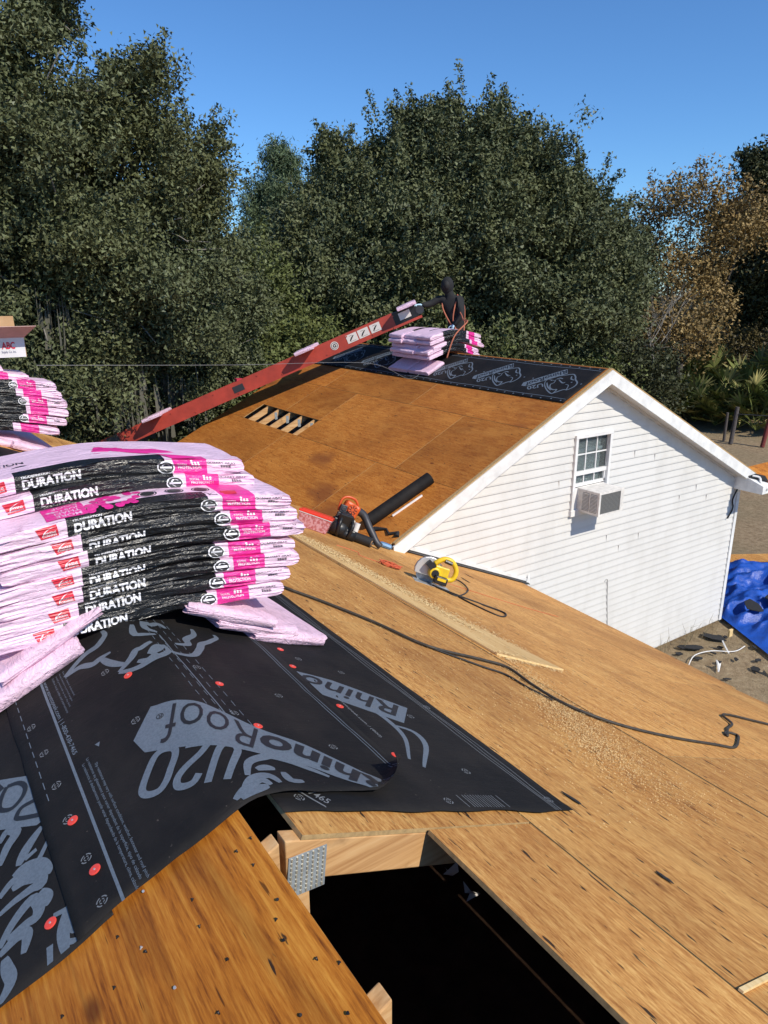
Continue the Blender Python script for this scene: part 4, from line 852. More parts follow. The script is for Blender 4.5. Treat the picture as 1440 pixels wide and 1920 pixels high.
def hand(w_, d_, up, name):
    w_, d_, up = Vector(w_), Vector(d_).normalized(), Vector(up).normalized(); s = d_.cross(up).normalized(); pts = [(w_, .028), (w_+d_*.05, (.036, .02)), (w_+d_*.09, (.036, .018))]; ed = [(0, 1), (1, 2)]
    for k, (o, ln) in enumerate(((-.03, .06), (-.01, .075), (.01, .07), (.03, .055))):
        a = w_+d_*.10+s*o; i = len(pts); pts += [(a, .010), (a+d_*ln*.5-up*.006, .0095), (a+d_*ln-up*.03, .008)]; ed += [(2, i), (i, i+1), (i+1, i+2)]
    i = len(pts); pts += [(w_+d_*.04+s*.04, .011), (w_+d_*.08+s*.062, .010), (w_+d_*.105+s*.06-up*.01, .009)]; ed += [(1, i), (i, i+1), (i+1, i+2)]
    return skin(name, pts, ed, GLOVE, ps, 1)
hand((7.46, 9.83, 5.145), (-.8, -.05, .05), (0, 0, 1), 'glove'); hand((7.83, 9.43, 4.84), (-.35, .1, -.9), (-.6, -.5, .2), 'glove')
for pts in [[(7.99, 9.53, 5.29), (7.87, 9.47, 5.12), (7.84, 9.47, 4.90), (7.90, 9.44, 4.72)], [(7.83, 9.73, 5.28), (7.76, 9.66, 5.12), (7.79, 9.58, 4.95), (7.84, 9.50, 4.82)], [(7.97, 9.54, 5.31), (8.07, 9.48, 5.15), (8.08, 9.46, 4.95), (8.06, 9.44, 4.78)], [(8.06, 9.44, 4.80), (7.98, 9.42, 4.74), (7.86, 9.44, 4.76)], [(8.04, 9.42, 4.8), (8.0, 9.38, 4.62), (7.94, 9.36, 4.46)]]:
    MB().tube(spline(pts, 6), .0125, 6).build('harness_strap', STRAP, ps, smooth=True)
ln_ = MB().tube(spline([(7.93, 9.42, 5.05), (7.80, 9.2, 4.98), (7.62, 8.95, 4.93), (7.4, 8.6, 4.91), (7.05, 8.47, 4.72), (6.9, 8.46, 4.4)], 8), .011, 6).build('rope', STRAP, loc=(7.4, 8.6, 4.9), smooth=True)
tag(ln_, 'braided orange lanyard rope running from the roofer harness over the far stack', 'rope')
tag(MB().tube(spline([(.9, 6.0, 4.83), (3.0, 7.2, 4.62), (5.4, 8.3, 4.42), (6.35, 8.6, 4.12), (6.85, 8.75, 4.42)], 10), .0022, 5).build('safety_line', plain('grey_line', (.22, .22, .22), .7), loc=(3, 7.2, 4.5)), 'thin grey safety line stretched from the left stack to the far roof', 'rope')

# ------------------------------------------------------------------ tools and scraps on the decks
def rot(M, z=0, x=0, y=0): return M @ Matrix.Rotation(math.radians(z), 4, 'Z') @ Matrix.Rotation(math.radians(y), 4, 'Y') @ Matrix.Rotation(math.radians(x), 4, 'X')
# nail box
nbx = root('nail_box', rot(fB(3.0, 5.62, .004), -38) @ Matrix.Scale(.66, 4), 'clear plastic box of pink caps with a red lid on the tan deck', 'box')
mb = MB(); mb.hexa([(-.21, -.13, 0), (.21, -.13, 0), (.21, .13, 0), (-.21, .13, 0)], [(-.24, -.155, .21), (.24, -.155, .21), (.24, .155, .21), (-.24, .155, .21)]); mb.build('tub', BOXP, nbx, world=False, bevel=.012)
mb = MB(); mb.box((0, 0, .225), (.50, .33, .035)); mb.box((0, 0, .247), (.42, .25, .012)); mb.build('lid', REDP, nbx, world=False, bevel=.006)
mb = MB(); mb.box((0, 0, .205), (.49, .32, .012)); mb.build('rim', WPLAST, nbx, world=False)
# backpack blower
bl = root('leaf_blower', rot(fB(3.28, 5.60, .004), -24) @ Matrix.Scale(.80, 4), 'orange and black backpack leaf blower lying on the tan deck', 'leaf blower')
mb = MB(); mb.ell((.0, .02, .17), (.13, .16, .17), 10); mb.ell((-.05, -.06, .10), (.14, .12, .11), 8); mb.box((.06, -.06, .06), (.2, .2, .1)); mb.build('backpack_frame', BLK, bl, world=False, smooth=True)
mb = MB(); mb.box((.03, .05, .35), (.20, .17, .17), Matrix.Rotation(.25, 3, 'Y')); mb.box((.0, .03, .27), (.15, .2, .08)); eng = mb.build('engine_cover', ORANGE, bl, world=False, bevel=.03)
MB().cyl((.04, -.035, .36), (.04, -.055, .36), .065, .055, 18).build('starter_cover', ORANGE, bl, world=False)
for k in range(8):
    a_ = k*math.pi/4; MB().box((.04+.036*math.cos(a_), -.057, .36+.036*math.sin(a_)), (.034, .006, .008), Matrix.Rotation(-a_, 3, 'Y')).build('vent_slot', BLK, bl, world=False)
mb = MB(); mb.tube(spline([(-.11, .03, .30), (-.11, .03, .43), (-.05, .04, .485), (.05, .05, .48), (.11, .06, .42)], 6), .016, 8); mb.build('handle', ORANGE, bl, world=False, smooth=True)
mb = MB(); mb.box((-.07, -.03, .34), (.08, .07, .09)); mb.box((-.09, -.05, .26), (.07, .07, .06)); mb.cyl((-.07, -.075, .34), (-.07, -.06, .34), .028, n=12); mb.build('engine_block', DSTEEL, bl, world=False, bevel=.006)
mb = MB(); mb.box((-.02, -.12, .20), (.17, .05, .20), Matrix.Rotation(.3, 3, 'X')); mb.box((.05, -.12, .08), (.2, .06, .1)); mb.box((-.12, -.05, .14), (.06, .12, .16)); mb.build('back_pad', BLK, bl, world=False, bevel=.015)
mb = MB()
for s in (-1, 1): mb.tube(spline([(s*.06, -.10, .26), (s*.08, -.19, .18), (s*.07, -.17, .05), (s*.05, -.08, .02)], 6), .022, 6)
mb.build('shoulder_strap', BLK, bl, world=False, smooth=True)
mb = MB(); mb.tube(spline([(.10, .07, .36), (.22, .10, .33), (.34, .06, .20), (.46, .0, .075), (.52, -.03, .04)], 6), [.05]*8+[.047]*8+[.042]*9, 12); mb.build('blower_tube', DSTEEL, bl, world=False, smooth=True)
MB().cyl((.09, -.06, .12), (.09, -.06, .245), .026, n=12).build('fuel_bottle', plain('bottle_cream', (.72, .70, .58), .5), bl, world=False)
# felt roll
fr_ = root('felt_roll', rot(fB(3.48, 5.32, .002), 0), 'short roll of black felt with a cardboard core in front of the leaf blower', 'felt roll')
a, b = onB(3.28, 5.66, .05), onB(3.49, 5.38, .05); d_ = (b-a).normalized()
MB().cyl(a, b, .049, n=22).build('roll', RUB, fr_, smooth=False); MB().tube([b-d_*.01, b+d_*.003], [.024, .024], 14).build('core', CARD, fr_); MB().tube([b, b+d_*.005], [.013, .013], 12).build('core_hole', DARK, fr_)
# white cup
cp = MB().tube([onB(3.60, 5.86, .0), onB(3.60, 5.86, .15)], [.026, .03], 14).build('paper_cup', WPLAST, loc=tuple(onB(3.62, 5.62)), smooth=False); tag(cp, 'white tube standing between the leaf blower and the black pipe', 'tube')
# long black roll on the rust coloured slope
rl_ = root('underlayment_roll', tuple(onA(4.4, 6.15)), 'long black underlayment roll lying up the slope beside the white rake', 'underlayment roll')
a, b = onA(4.05, 6.20, .075), onA(4.82, 6.12, .075); MB().cyl(a, b, .072, n=24).build('roll', FELT, rl_, smooth=False)
d_ = (b-a).normalized(); MB().tube([b, b+d_*.004], [.03, .03], 14).build('core_hole', DARK, rl_); MB().tube([a+d_*.0, a-d_*.05], [.066, .04], 16).build('crushed_end', BLK, rl_)
wst = MB(); wst.hexa([onA(4.25, 6.09, .002), onA(4.62, 6.045, .002), onA(4.62, 6.03, .002), onA(4.25, 6.075, .002)], [onA(4.25, 6.09, .02), onA(4.62, 6.045, .02), onA(4.62, 6.03, .02), onA(4.25, 6.075, .02)])
tag(wst.build('white_strip', WPAINT, loc=tuple(onA(4.4, 6.07))), 'narrow white strip lying along the long black roll', 'strip')
pb = MB(); pb.tube(spline([onB(3.70, 5.68, .02), onB(3.80, 5.66, .03), onB(3.90, 5.62, .025)], 5), [.02]*5+[.03]*5+[.02], 8); tag(pb.build('pry_bar', plain('blue_steel', (.13, .24, .38), .4, metal=.3), loc=tuple(onB(3.8, 5.66))), 'small blue grey pry bar behind the blower tube', 'pry bar')
# torn felt along the valley
for i, pts in enumerate([[(4.02, 6.1), (4.08, 5.95), (4.04, 5.85), (4.10, 5.76), (4.05, 5.72)]]):
    mb = MB(); mb.tube([onA(x, y, .012) for x, y in pts], [.03, .012, .02, .018, .03], 6); tag(mb.build('felt_scrap', SHG, loc=tuple(onA(4.05, 5.9))), 'crumpled black felt strip at the foot of the white rake board', 'felt scrap')
mb = MB(); mb.hexa([onB(3.86, 5.9, .004), onB(3.905, 5.9, .004), onB(3.905, 7.35, .004), onB(3.86, 7.35, .004)], [onB(3.86, 5.9, .008), onB(3.905, 5.9, .008), onB(3.905, 7.35, .008), onB(3.86, 7.35, .008)]); mb.build('valley_felt', SHG, house)
# circular saw
sw = root('circular_saw', rot(fB(3.30, 4.17, .003), -30) @ Matrix.Scale(1.02, 4), 'yellow cordless circular saw resting on the tan deck', 'circular saw')
mb = MB(); mb.prism([(-.16, -.09), (.14, -.09), (.14, .08), (-.16, .08)], .004); mb.build('base_plate', STEEL, sw, world=False)
Mx = Matrix.Rotation(math.radians(90), 4, 'X')
arc = [(.115*math.cos(a), .115*math.sin(a)+.075) for a in [math.radians(q) for q in range(-20, 201, 20)]]
mb = MB(); mb.prism(arc, .04, Matrix.Translation((-.06, .055, .02)) @ Mx); mb.build('blade_guard', plain('guard_grey', (.55, .54, .52), .4, metal=.4), sw, world=False, bevel=.006)
MB().cyl((-.06, .062, .075), (-.06, .066, .075), .09, n=28).build('blade', STEEL, sw, world=False)
mb = MB(); mb.cyl((-.02, .015, .10), (-.02, -.06, .10), .05, .045, 16); mb.box((.03, -.01, .12), (.12, .06, .09)); mb.build('motor', YEL, sw, world=False, bevel=.008)
mb = MB(); mb.tube(spline([(-.04, -.01, .17), (.02, -.01, .225), (.09, -.01, .225), (.145, -.01, .165), (.135, -.01, .09), (.06, -.01, .07)], 6), .020, 10); mb.build('handle', YEL, sw, world=False, smooth=True)
MB().tube([(.03, -.03, .215), (.09, -.03, .21)], .016, 8).build('grip', BLK, sw, world=False); MB().box((-.07, -.03, .15), (.07, .05, .05), Matrix.Rotation(.5, 3, 'Y')).build('front_knob', BLK, sw, world=False)
mb = MB(); mb.box((.03, -.085, .065), (.10, .075, .06)); mb.build('battery', BLK, sw, world=False, bevel=.006); mb = MB(); mb.box((.03, -.125, .075), (.07, .006, .022)); mb.build('battery_label', YEL, sw, world=False)
MB().cyl((-.02, -.06, .10), (-.02, -.066, .10), .03, n=14).build('motor_cap', BLK, sw, world=False)
cbl = MB().tube(spline([onB(3.60, 4.40, .03), onB(3.95, 4.62, .02), onB(3.80, 4.30, .01), onB(3.36, 3.92, .008), onB(3.30, 4.0, .008), onB(3.26, 4.12, .01)], 8)+spline([onB(3.36, 3.92, .014), onB(3.50, 3.82, .008), onB(3.62, 3.66, .008), onB(3.42, 3.50, .008), onB(3.34, 3.70, .01), onB(3.33, 3.88, .012)], 8), .0065, 6).build('black_cable', RUB, loc=tuple(onB(3.8, 3.9)), smooth=True); tag(cbl, 'thin black cable looped on the deck beside the yellow saw', 'cable')
st = MB(); rn = random.Random(3); q = []
for k in range(46): a = k*.9; q.append(onB(3.16+.10*math.cos(a)*rn.uniform(.4, 1.1), 4.56+.10*math.sin(a)*rn.uniform(.4, 1.1), .006+.03*rn.random()))
st.tube(spline(q, 4), .0035, 5); st.tube(spline([onB(3.12, 4.62, .005), onB(2.98, 4.75, .004), onB(3.05, 4.9, .004), onB(2.9, 5.0, .004)], 6), .004, 5); st.tube(spline([onB(3.42, 4.56, .005), onB(3.9, 4.3, .004), onB(4.4, 4.1, .004), onB(4.7, 4.05, .004)], 6), .002, 4)
tag(st.build('chalk_string', plain('orange_string', (.62, .12, .05), .8), loc=tuple(onB(3.36, 4.62))), 'tangle of orange string left of the yellow saw', 'string')
# long lapped board with sawdust
lb = MB(); wp_ = [(2.405, 5.25), (2.43, 2.50), (2.86, 2.40), (2.845, 2.46), (2.66, 3.3), (2.55, 4.7)]
lb.add([onB(x, y, .006) for x, y in wp_]+[onB(x, y, .016) for x, y in wp_], [list(range(6))[::-1], list(range(6, 12))]+[(i, (i+1) % 6, 6+(i+1) % 6, 6+i) for i in range(6)])
lb.m = [1, 0]+[1]*6
tag(lb.build('plywood_offcut', [plywood('plywood_dusty', (.50, .29, .11), (.68, .44, .18), (.78, .56, .27), camt=.1, speck=.72), LUM_NEW], loc=tuple(onB(2.5, 3.8))), 'long pale plywood wedge dusted with sawdust lying along a deck seam', 'board')
mb = MB(); rn = random.Random(5)
def dust(n_, f, k_=1.):
    for _ in range(n_):
        x, y = f(); s = k_*rn.uniform(.0022, .006); a = rn.uniform(0, 6.28); p = onB(x, y, .018 if 2.41 < x < 2.66 and 2.5 < y < 5.2 else .005); u_ = Vector((math.cos(a)*s, math.sin(a)*s*1.6, -PB*math.cos(a)*s)); v_ = Vector((-math.sin(a)*s*.5, math.cos(a)*s*.5, PB*math.sin(a)*s*.5)); h_ = Vector((0, 0, rn.uniform(.0005, .003)))
        mb.add([p-u_+h_, p-v_, p+u_, p+v_+h_], [(0, 1, 2, 3)])
def lin(x0, y0, x1, y1, sp):
    def f():
        t = rn.random(); return (x0+(x1-x0)*t+rn.gauss(0, sp), y0+(y1-y0)*t+rn.gauss(0, sp))
    return f
dust(9000, lin(2.50, 5.0, 2.66, 2.9, .035)); dust(4200, lin(2.60, 4.9, 2.80, 2.7, .06)); dust(1400, lin(2.45, 2.5, 2.85, 2.42, .03)); dust(9000, lin(2.45, 2.35, 1.95, 1.40, .06), .42); dust(4200, lambda: (rn.uniform(1.1, 3.6), rn.uniform(1.0, 3.4)), .45); dust(6000, lin(2.3, 1.9, 1.9, 1.2, .12), .4); dust(900, lin(2.40, 6.0, 2.45, 5.1, .03))
tag(mb.build('sawdust', SAWD), 'pale sawdust scattered over the tan deck', 'sawdust', kind='stuff')
# hose
hp = [onB(x, y, .011) for x, y in [(1.25, 3.5), (1.40, 3.2), (1.48, 3.057), (1.60, 2.939), (1.776, 2.712), (1.912, 2.449), (2.187, 2.365), (2.311, 2.299), (2.27, 2.076), (2.278, 1.882), (2.419, 1.719), (2.691, 1.619), (3.027, 1.565), (3.178, 1.547), (3.41, 1.645), (3.50, 1.70), (3.43, 1.73), (3.36, 1.68), (3.55, 1.78), (3.75, 1.86), (3.86, 1.98), (3.99, 2.0), (4.2, 1.95), (4.5, 1.88), (4.9, 1.85)]]
hs = MB().tube(spline(hp, 6), .0072, 8).build('air_hose', plain('hose_dark', (.045, .038, .028), .6, nscale=30, namt=.5), loc=tuple(onB(2.2, 2.2)), smooth=True); tag(hs, 'dark air hose snaking across the tan deck to the right', 'hose')
hs = MB().tube(spline([onB(x, y, .006) for x, y in [(1.9, 2.47), (2.1, 2.28), (2.2, 2.2), (2.21, 2.05), (2.24, 1.93)]], 6), .005, 6).build('thin_cord', RUB, loc=tuple(onB(2.1, 2.2)), smooth=True); tag(hs, 'thin dark cord running beside the air hose', 'cord')
for i, (x, y, l, wd_, a, lab) in enumerate([(1.46, 1.155, .085, .02, 8, 'small black felt scrap just right of the underlayment tip'), (1.40, .80, .06, .018, 4, 'small dark torn scrap low on the tan deck'), (4.25, 4.85, .25, .03, -18, 'torn black felt strip near the wall flashing'), (4.6, 5.2, .22, .02, -12, 'thin torn black felt strip against the wall flashing'), (4.55, 5.72, .16, .14, 20, 'black rubber patch on the wall flashing')]):
    mb = MB(); M = rot(fB(x, y, .004 if i < 4 else .014), a+90); rn2 = random.Random(i); p = [(l*math.cos(q)*rn2.uniform(.6, 1)/2, wd_*math.sin(q)*rn2.uniform(.5, 1)/2) for q in [k*.5236 for k in range(12)]]
    mb.prism(p, .0012, M); tag(mb.build('felt_scrap', SHG, loc=tuple(onB(x, y))), lab, 'felt scrap')

# ------------------------------------------------------------------ yard: tarp, boards, scraps, posts, palmettos
tb = root('blue_tarp', (12.5, 5.6, 0), 'crumpled blue tarpaulin on the ground beside the white house corner', 'tarp')
mb = MB(); N = 90; cA, cB, cC, cD = Vector((10.95, 5.92, 0)), Vector((13.25, 7.35, 0)), Vector((17.5, 4.6, 0)), Vector((10.2, 4.55, 0))
for i in range(N+1):
    for j in range(N+1):
        u, v = i/N, j/N; p = (cA*(1-u)+cB*u)*(1-v)+(cD*(1-u)+cC*u)*v
        f = (.5-abs(noise.noise((p.x*.9+p.y*.5, p.y*2.2, 1.))))*.5+(.4-abs(noise.noise((p.x*2.4+p.y*2, p.y*4.5-p.x, 4.))))*.26+(.3-abs(noise.noise((p.x*7, p.y*7, 2.))))*.10; e_ = min(u, 1-u, v, 1-v)
        p.z = .03+.6*f*ss(0, .12, e_)+.02; mb.v.append(p)
for i in range(N):
    for j in range(N): mb.f.append([i*(N+1)+j, (i+1)*(N+1)+j, (i+1)*(N+1)+j+1, i*(N+1)+j+1]); mb.m.append(0)
mb.build('sheet', TARP, tb, smooth=True)
mb = MB(); mb.prism([(0, 0), (2.4, 0), (2.4, .42), (0, .42)], .02, Matrix.Translation((13.1, 7.45, .05)) @ Matrix.Rotation(math.radians(-32), 4, 'Z')); tag(mb.build('plywood_sheet', PLY_B, loc=(13.5, 7.4, 0)), 'tan plywood board lying on the ground behind the blue tarp', 'board')
mb = MB(); rn = random.Random(11)
SCR = [(10.2, 5.55, .30, 'curled black shingle piece by the white wall foot, larger'), (9.6, 5.55, .28, 'curled black shingle piece by the white wall foot, nearer the roof'), (12.0, 5.45, .5, 'black felt sheet lying across the middle of the blue tarp'), (13.2, 6.1, .55, 'black felt sheet on the far part of the blue tarp'), (11.3, 5.55, .4, 'black felt piece on the near fold of the blue tarp'), (9.75, 4.62, .16, None), (9.5, 5.05, .13, None), (10.05, 4.75, .12, None), (9.35, 5.3, .15, None), (9.9, 4.3, .2, None), (9.15, 4.7, .12, None), (10.4, 5.0, .13, None), (9.7, 5.25, .1, None), (8.9, 5.2, .16, None), (10.1, 4.1, .2, None), (9.25, 5.55, .12, None), (9.0, 5.5, .14, None), (9.45, 5.65, .13, None), (9.95, 5.3, .1, None), (10.35, 5.45, .11, None), (9.8, 4.95, .1, None)]
for x, y, s, lab in SCR:
    s *= .8 if lab else .6
    mb = MB(); zz = .27 if (lab and 'tarp' in lab) else .02; n_ = 9; pts = [(s*math.cos(k*6.283/n_)*rn.uniform(.55, 1), s*.6*math.sin(k*6.283/n_)*rn.uniform(.55, 1)) for k in range(n_)]
    M = Matrix.Translation((x, y, zz)) @ Matrix.Rotation(rn.uniform(0, 3), 4, 'Z') @ Matrix.Rotation(rn.uniform(-.35, .35), 4, 'X'); mb.prism(pts, .012, M)
    tag(mb.build('shingle_scrap', SHG, loc=(x, y, 0)), lab or 'small black shingle scrap on the dry grass between roof edge and tarp', 'scrap', 'scraps on the grass by the tarp')
for x, y, h_, lab in [(9.98, 5.22, .16, 'bent white metal piece upright on the dry grass near the wall'), (9.35, 4.95, .13, 'bent white metal piece close to the roof edge'), (9.82, 4.42, .14, 'white and black scrap standing on the grass at the far right')]:
    mb = MB(); mb.prism([(-.12, 0), (.14, .02), (.05, .05), (.02, h_), (-.03, .06)], .02, Matrix.Translation((x, y, .01)) @ Matrix.Rotation(rn.uniform(0, 1), 4, 'Z') @ Matrix.Rotation(1.1, 4, 'X')); tag(mb.build('metal_scrap', WPAINT, loc=(x, y, 0)), lab, 'scrap')
tag(MB().tube(spline([(9.05, 5.25, .03), (9.35, 5.35, .05), (9.7, 5.3, .04), (10.0, 5.1, .03), (10.3, 5.1, .03)], 6), .007, 6).build('white_cable', WPLAST, loc=(9.6, 5.3, 0)), 'white cable curving over the dry grass by the roof edge', 'cable')
tag(MB().box((10.42, 5.42, .09), (.09, .03, .12)).build('wood_block', LUM_NEW, loc=(10.42, 5.42, 0)), 'small pale wood block on the grass by the wall corner', 'block')
wv = MB(); rn = random.Random(21)
for k in range(26):
    x = rn.uniform(8.7, 10.7); p = Vector((x, 5.75-rn.random()*.12, 0)); wv.tube([p, p+Vector((rn.uniform(-.08, .08), rn.uniform(-.05, .02), rn.uniform(.08, .25))), p+Vector((rn.uniform(-.16, .16), rn.uniform(-.08, .02), rn.uniform(.15, .42)))], [.004, .003, .001], 4)
tag(wv.build('dry_weeds', plain('dry_stalk', (.26, .21, .12), .9), loc=(9.7, 5.7, 0)), 'dry weed stalks along the foot of the white wall', 'weeds', kind='stuff')
for x, y, h_, r_, m_, lean, lab in [(25.26, 14.5, 1.05, .05, POST_G, 0, 'thin dark fence post before the palmettos, leftmost of three'), (24.9, 14.02, 1.35, .075, POST_G, .06, 'grey wooden fence post before the palmettos, middle of three'), (25.3, 13.06, 1.5, .075, POST_R, .14, 'dark red steel fence post at the right edge of the yard')]:
    tag(MB().tube([(x, y, 0), (x+lean*.6, y-lean*.3, h_*.5), (x+lean, y-lean*.6, h_)], [r_, r_, r_*.9], 10).build('fence_post', m_, loc=(x, y, 0)), lab, 'fence post')
tag(MB().tube([(24.9, 14.02, 1.1), (25.3, 13.06, 1.12), (26.0, 11.0, 1.1)], .015, 5).build('fence_wire', DSTEEL, loc=(25, 13.5, 1.1)), 'fence wire strung between the posts in front of the palmettos', 'wire')
PALM = []
for nm_, c in (('palmetto_green', (.13, .155, .045)), ('palmetto_yellow', (.27, .25, .095))):
    m, t, b = nm(nm_); r = nd(t, 'ShaderNodeNewGeometry').outputs['Random Per Island']; t.links.new(ramp(t, r, [(0., tuple(x*.45 for x in c)), (.7, c), (1., (c[0]*1.9, c[1]*1.7, c[2]*1.6))]), b.inputs['Base Color']); b.inputs['Roughness'].default_value = .7; b.inputs['Specular IOR Level'].default_value = .15; PALM.append(m)
rn = random.Random(8)
def palmetto(x, y, s):
    R = root('palmetto', (x, y, 0), 'fan palmetto in the dense clump beyond the fence posts', 'palmetto', 'palmettos beyond the fence'); st, lf = MB(), MB()
    for k in range(17):
        a = rn.uniform(0, 6.28); el = rn.uniform(.25, 1.3); d_ = Vector((math.cos(a)*math.cos(el), math.sin(a)*math.cos(el), math.sin(el))); base = Vector((x, y, .1)); tip = base+Vector((0, 0, rn.uniform(0, .3)*s))+d_*s*rn.uniform(.35, .95); st.tube([base, (base+tip)/2+Vector((0, 0, .08)), tip], [.014, .012, .009], 4)
        side = d_.cross(ZV).normalized(); up = side.cross(d_); n_ = 15; ln = s*rn.uniform(.42, .62)
        for q in range(n_):
            f = (q/(n_-1)-.5)*3.9; dv = (d_*math.cos(f)+side*math.sin(f)+up*.12).normalized(); pv = dv.cross(up+d_*.2).normalized()*ln*.075
            e = tip+dv*ln-Vector((0, 0, .10*ln*abs(f))); mm = tip+dv*ln*.55; lf.mi = 1 if rn.random() < .3 else 0
            lf.add([tip, mm+pv, e, mm-pv], [(0, 1, 2, 3)])
    st.build('stalks', PALM[0], R); lf.build('fronds', PALM, R)
for x, y, s in [(29.3, 20.6, 1.7), (28.6, 19.6, 1.6), (28.2, 18.6, 1.5), (28.0, 17.6, 1.5), (28.4, 16.7, 1.4), (28.6, 15.8, 1.5), (28.9, 14.9, 1.5), (30.4, 20.0, 1.9), (30.0, 18.8, 1.9), (29.8, 17.6, 1.8), (30.2, 16.4, 1.9), (30.6, 15.2, 1.9), (31.5, 19.0, 2.1), (31.6, 17.4, 2.1), (31.8, 16.0, 2.2), (30.3, 21.3, 1.7), (28.8, 21.4, 1.3), (29.2, 13.9, 1.6), (27.2, 19.9, 1.2), (27.4, 16.2, 1.2), (27.6, 14.6, 1.2), (28.2, 21.6, 1.4), (27.7, 18.2, 1.3), (27.5, 17.2, 1.3), (27.7, 15.4, 1.3), (29.4, 22.6, 1.6), (30.8, 23.0, 1.8), (32.0, 22.0, 2.0), (32.2, 20.4, 2.1)]: palmetto(x, y, s)

# ------------------------------------------------------------------ trees
def leafmat(name, c, var=1.0, rough=.42, hi=(.16, .16, .13)):
    m, t, b = nm(name); r = nd(t, 'ShaderNodeNewGeometry').outputs['Random Per Island']
    k = ramp(t, r, [(0., tuple(x*.55 for x in c)), (.5, c), (.95, tuple(x*1.3 for x in c)), (1., hi)])
    g = noise_(t, coords(t, (1, 1, 1), False), .55, 3, .6); k2 = mixc(t, ramp(t, g, [(.4, 0.), (.7, .6)]), k, (c[0]*1.35, c[1]*1.15, c[2]*.7), 'MIX')
    t.links.new(mixc(t, .55, k, k2), b.inputs['Base Color']); b.inputs['Roughness'].default_value = .55; b.inputs['Specular IOR Level'].default_value = .2
    return m
BARK = plain('bark_grey', (.25, .23, .20), .9, nscale=9, namt=.5, bscale=18, bs=.6, bd=.03); BARKD = plain('bark_dark', (.05, .042, .036), .9, nscale=9, namt=.4)
def leaves(C_, n, sp, ln, wd, flat=1.5, az=None):
    """C_: clump centres, n leaves each, gaussian spread sp -> vertex array of rhombic leaves"""
    N = len(C_)*n; c = np.repeat(C_, n, 0)+rng.normal(0, 1, (N, 3))*np.array(sp)
    d = rng.normal(0, 1, (N, 3)); d /= np.linalg.norm(d, axis=1)[:, None]
    up = rng.normal(0, 1, (N, 3)); up[:, 2] += flat; s = np.cross(d, up); s /= np.linalg.norm(s, axis=1)[:, None]+1e-9
    l = (ln*rng.uniform(.6, 1.3, N))[:, None]; w_ = (wd*rng.uniform(.7, 1.3, N))[:, None]
    return np.stack([c-d*l*.5+s*w_*.1, c+s*w_*.55+d*l*.25, c-s*w_*.55+d*l*.45], 1).reshape(-1, 3)
def leafmesh(name, V, mat, parent, k=3):
    M = TM[parent.name]; V = V-np.array(M.translation); n = len(V)//k; me = bpy.data.meshes.new(name)
    me.vertices.add(n*k); me.vertices.foreach_set('co', V.astype(np.float32).ravel()); me.loops.add(n*k); me.loops.foreach_set('vertex_index', np.arange(n*k, dtype=np.int32))
    me.polygons.add(n); me.polygons.foreach_set('loop_start', np.arange(0, n*k, k, dtype=np.int32)); me.update(calc_edges=True); me.validate()
    return link(name, me, mat, parent)
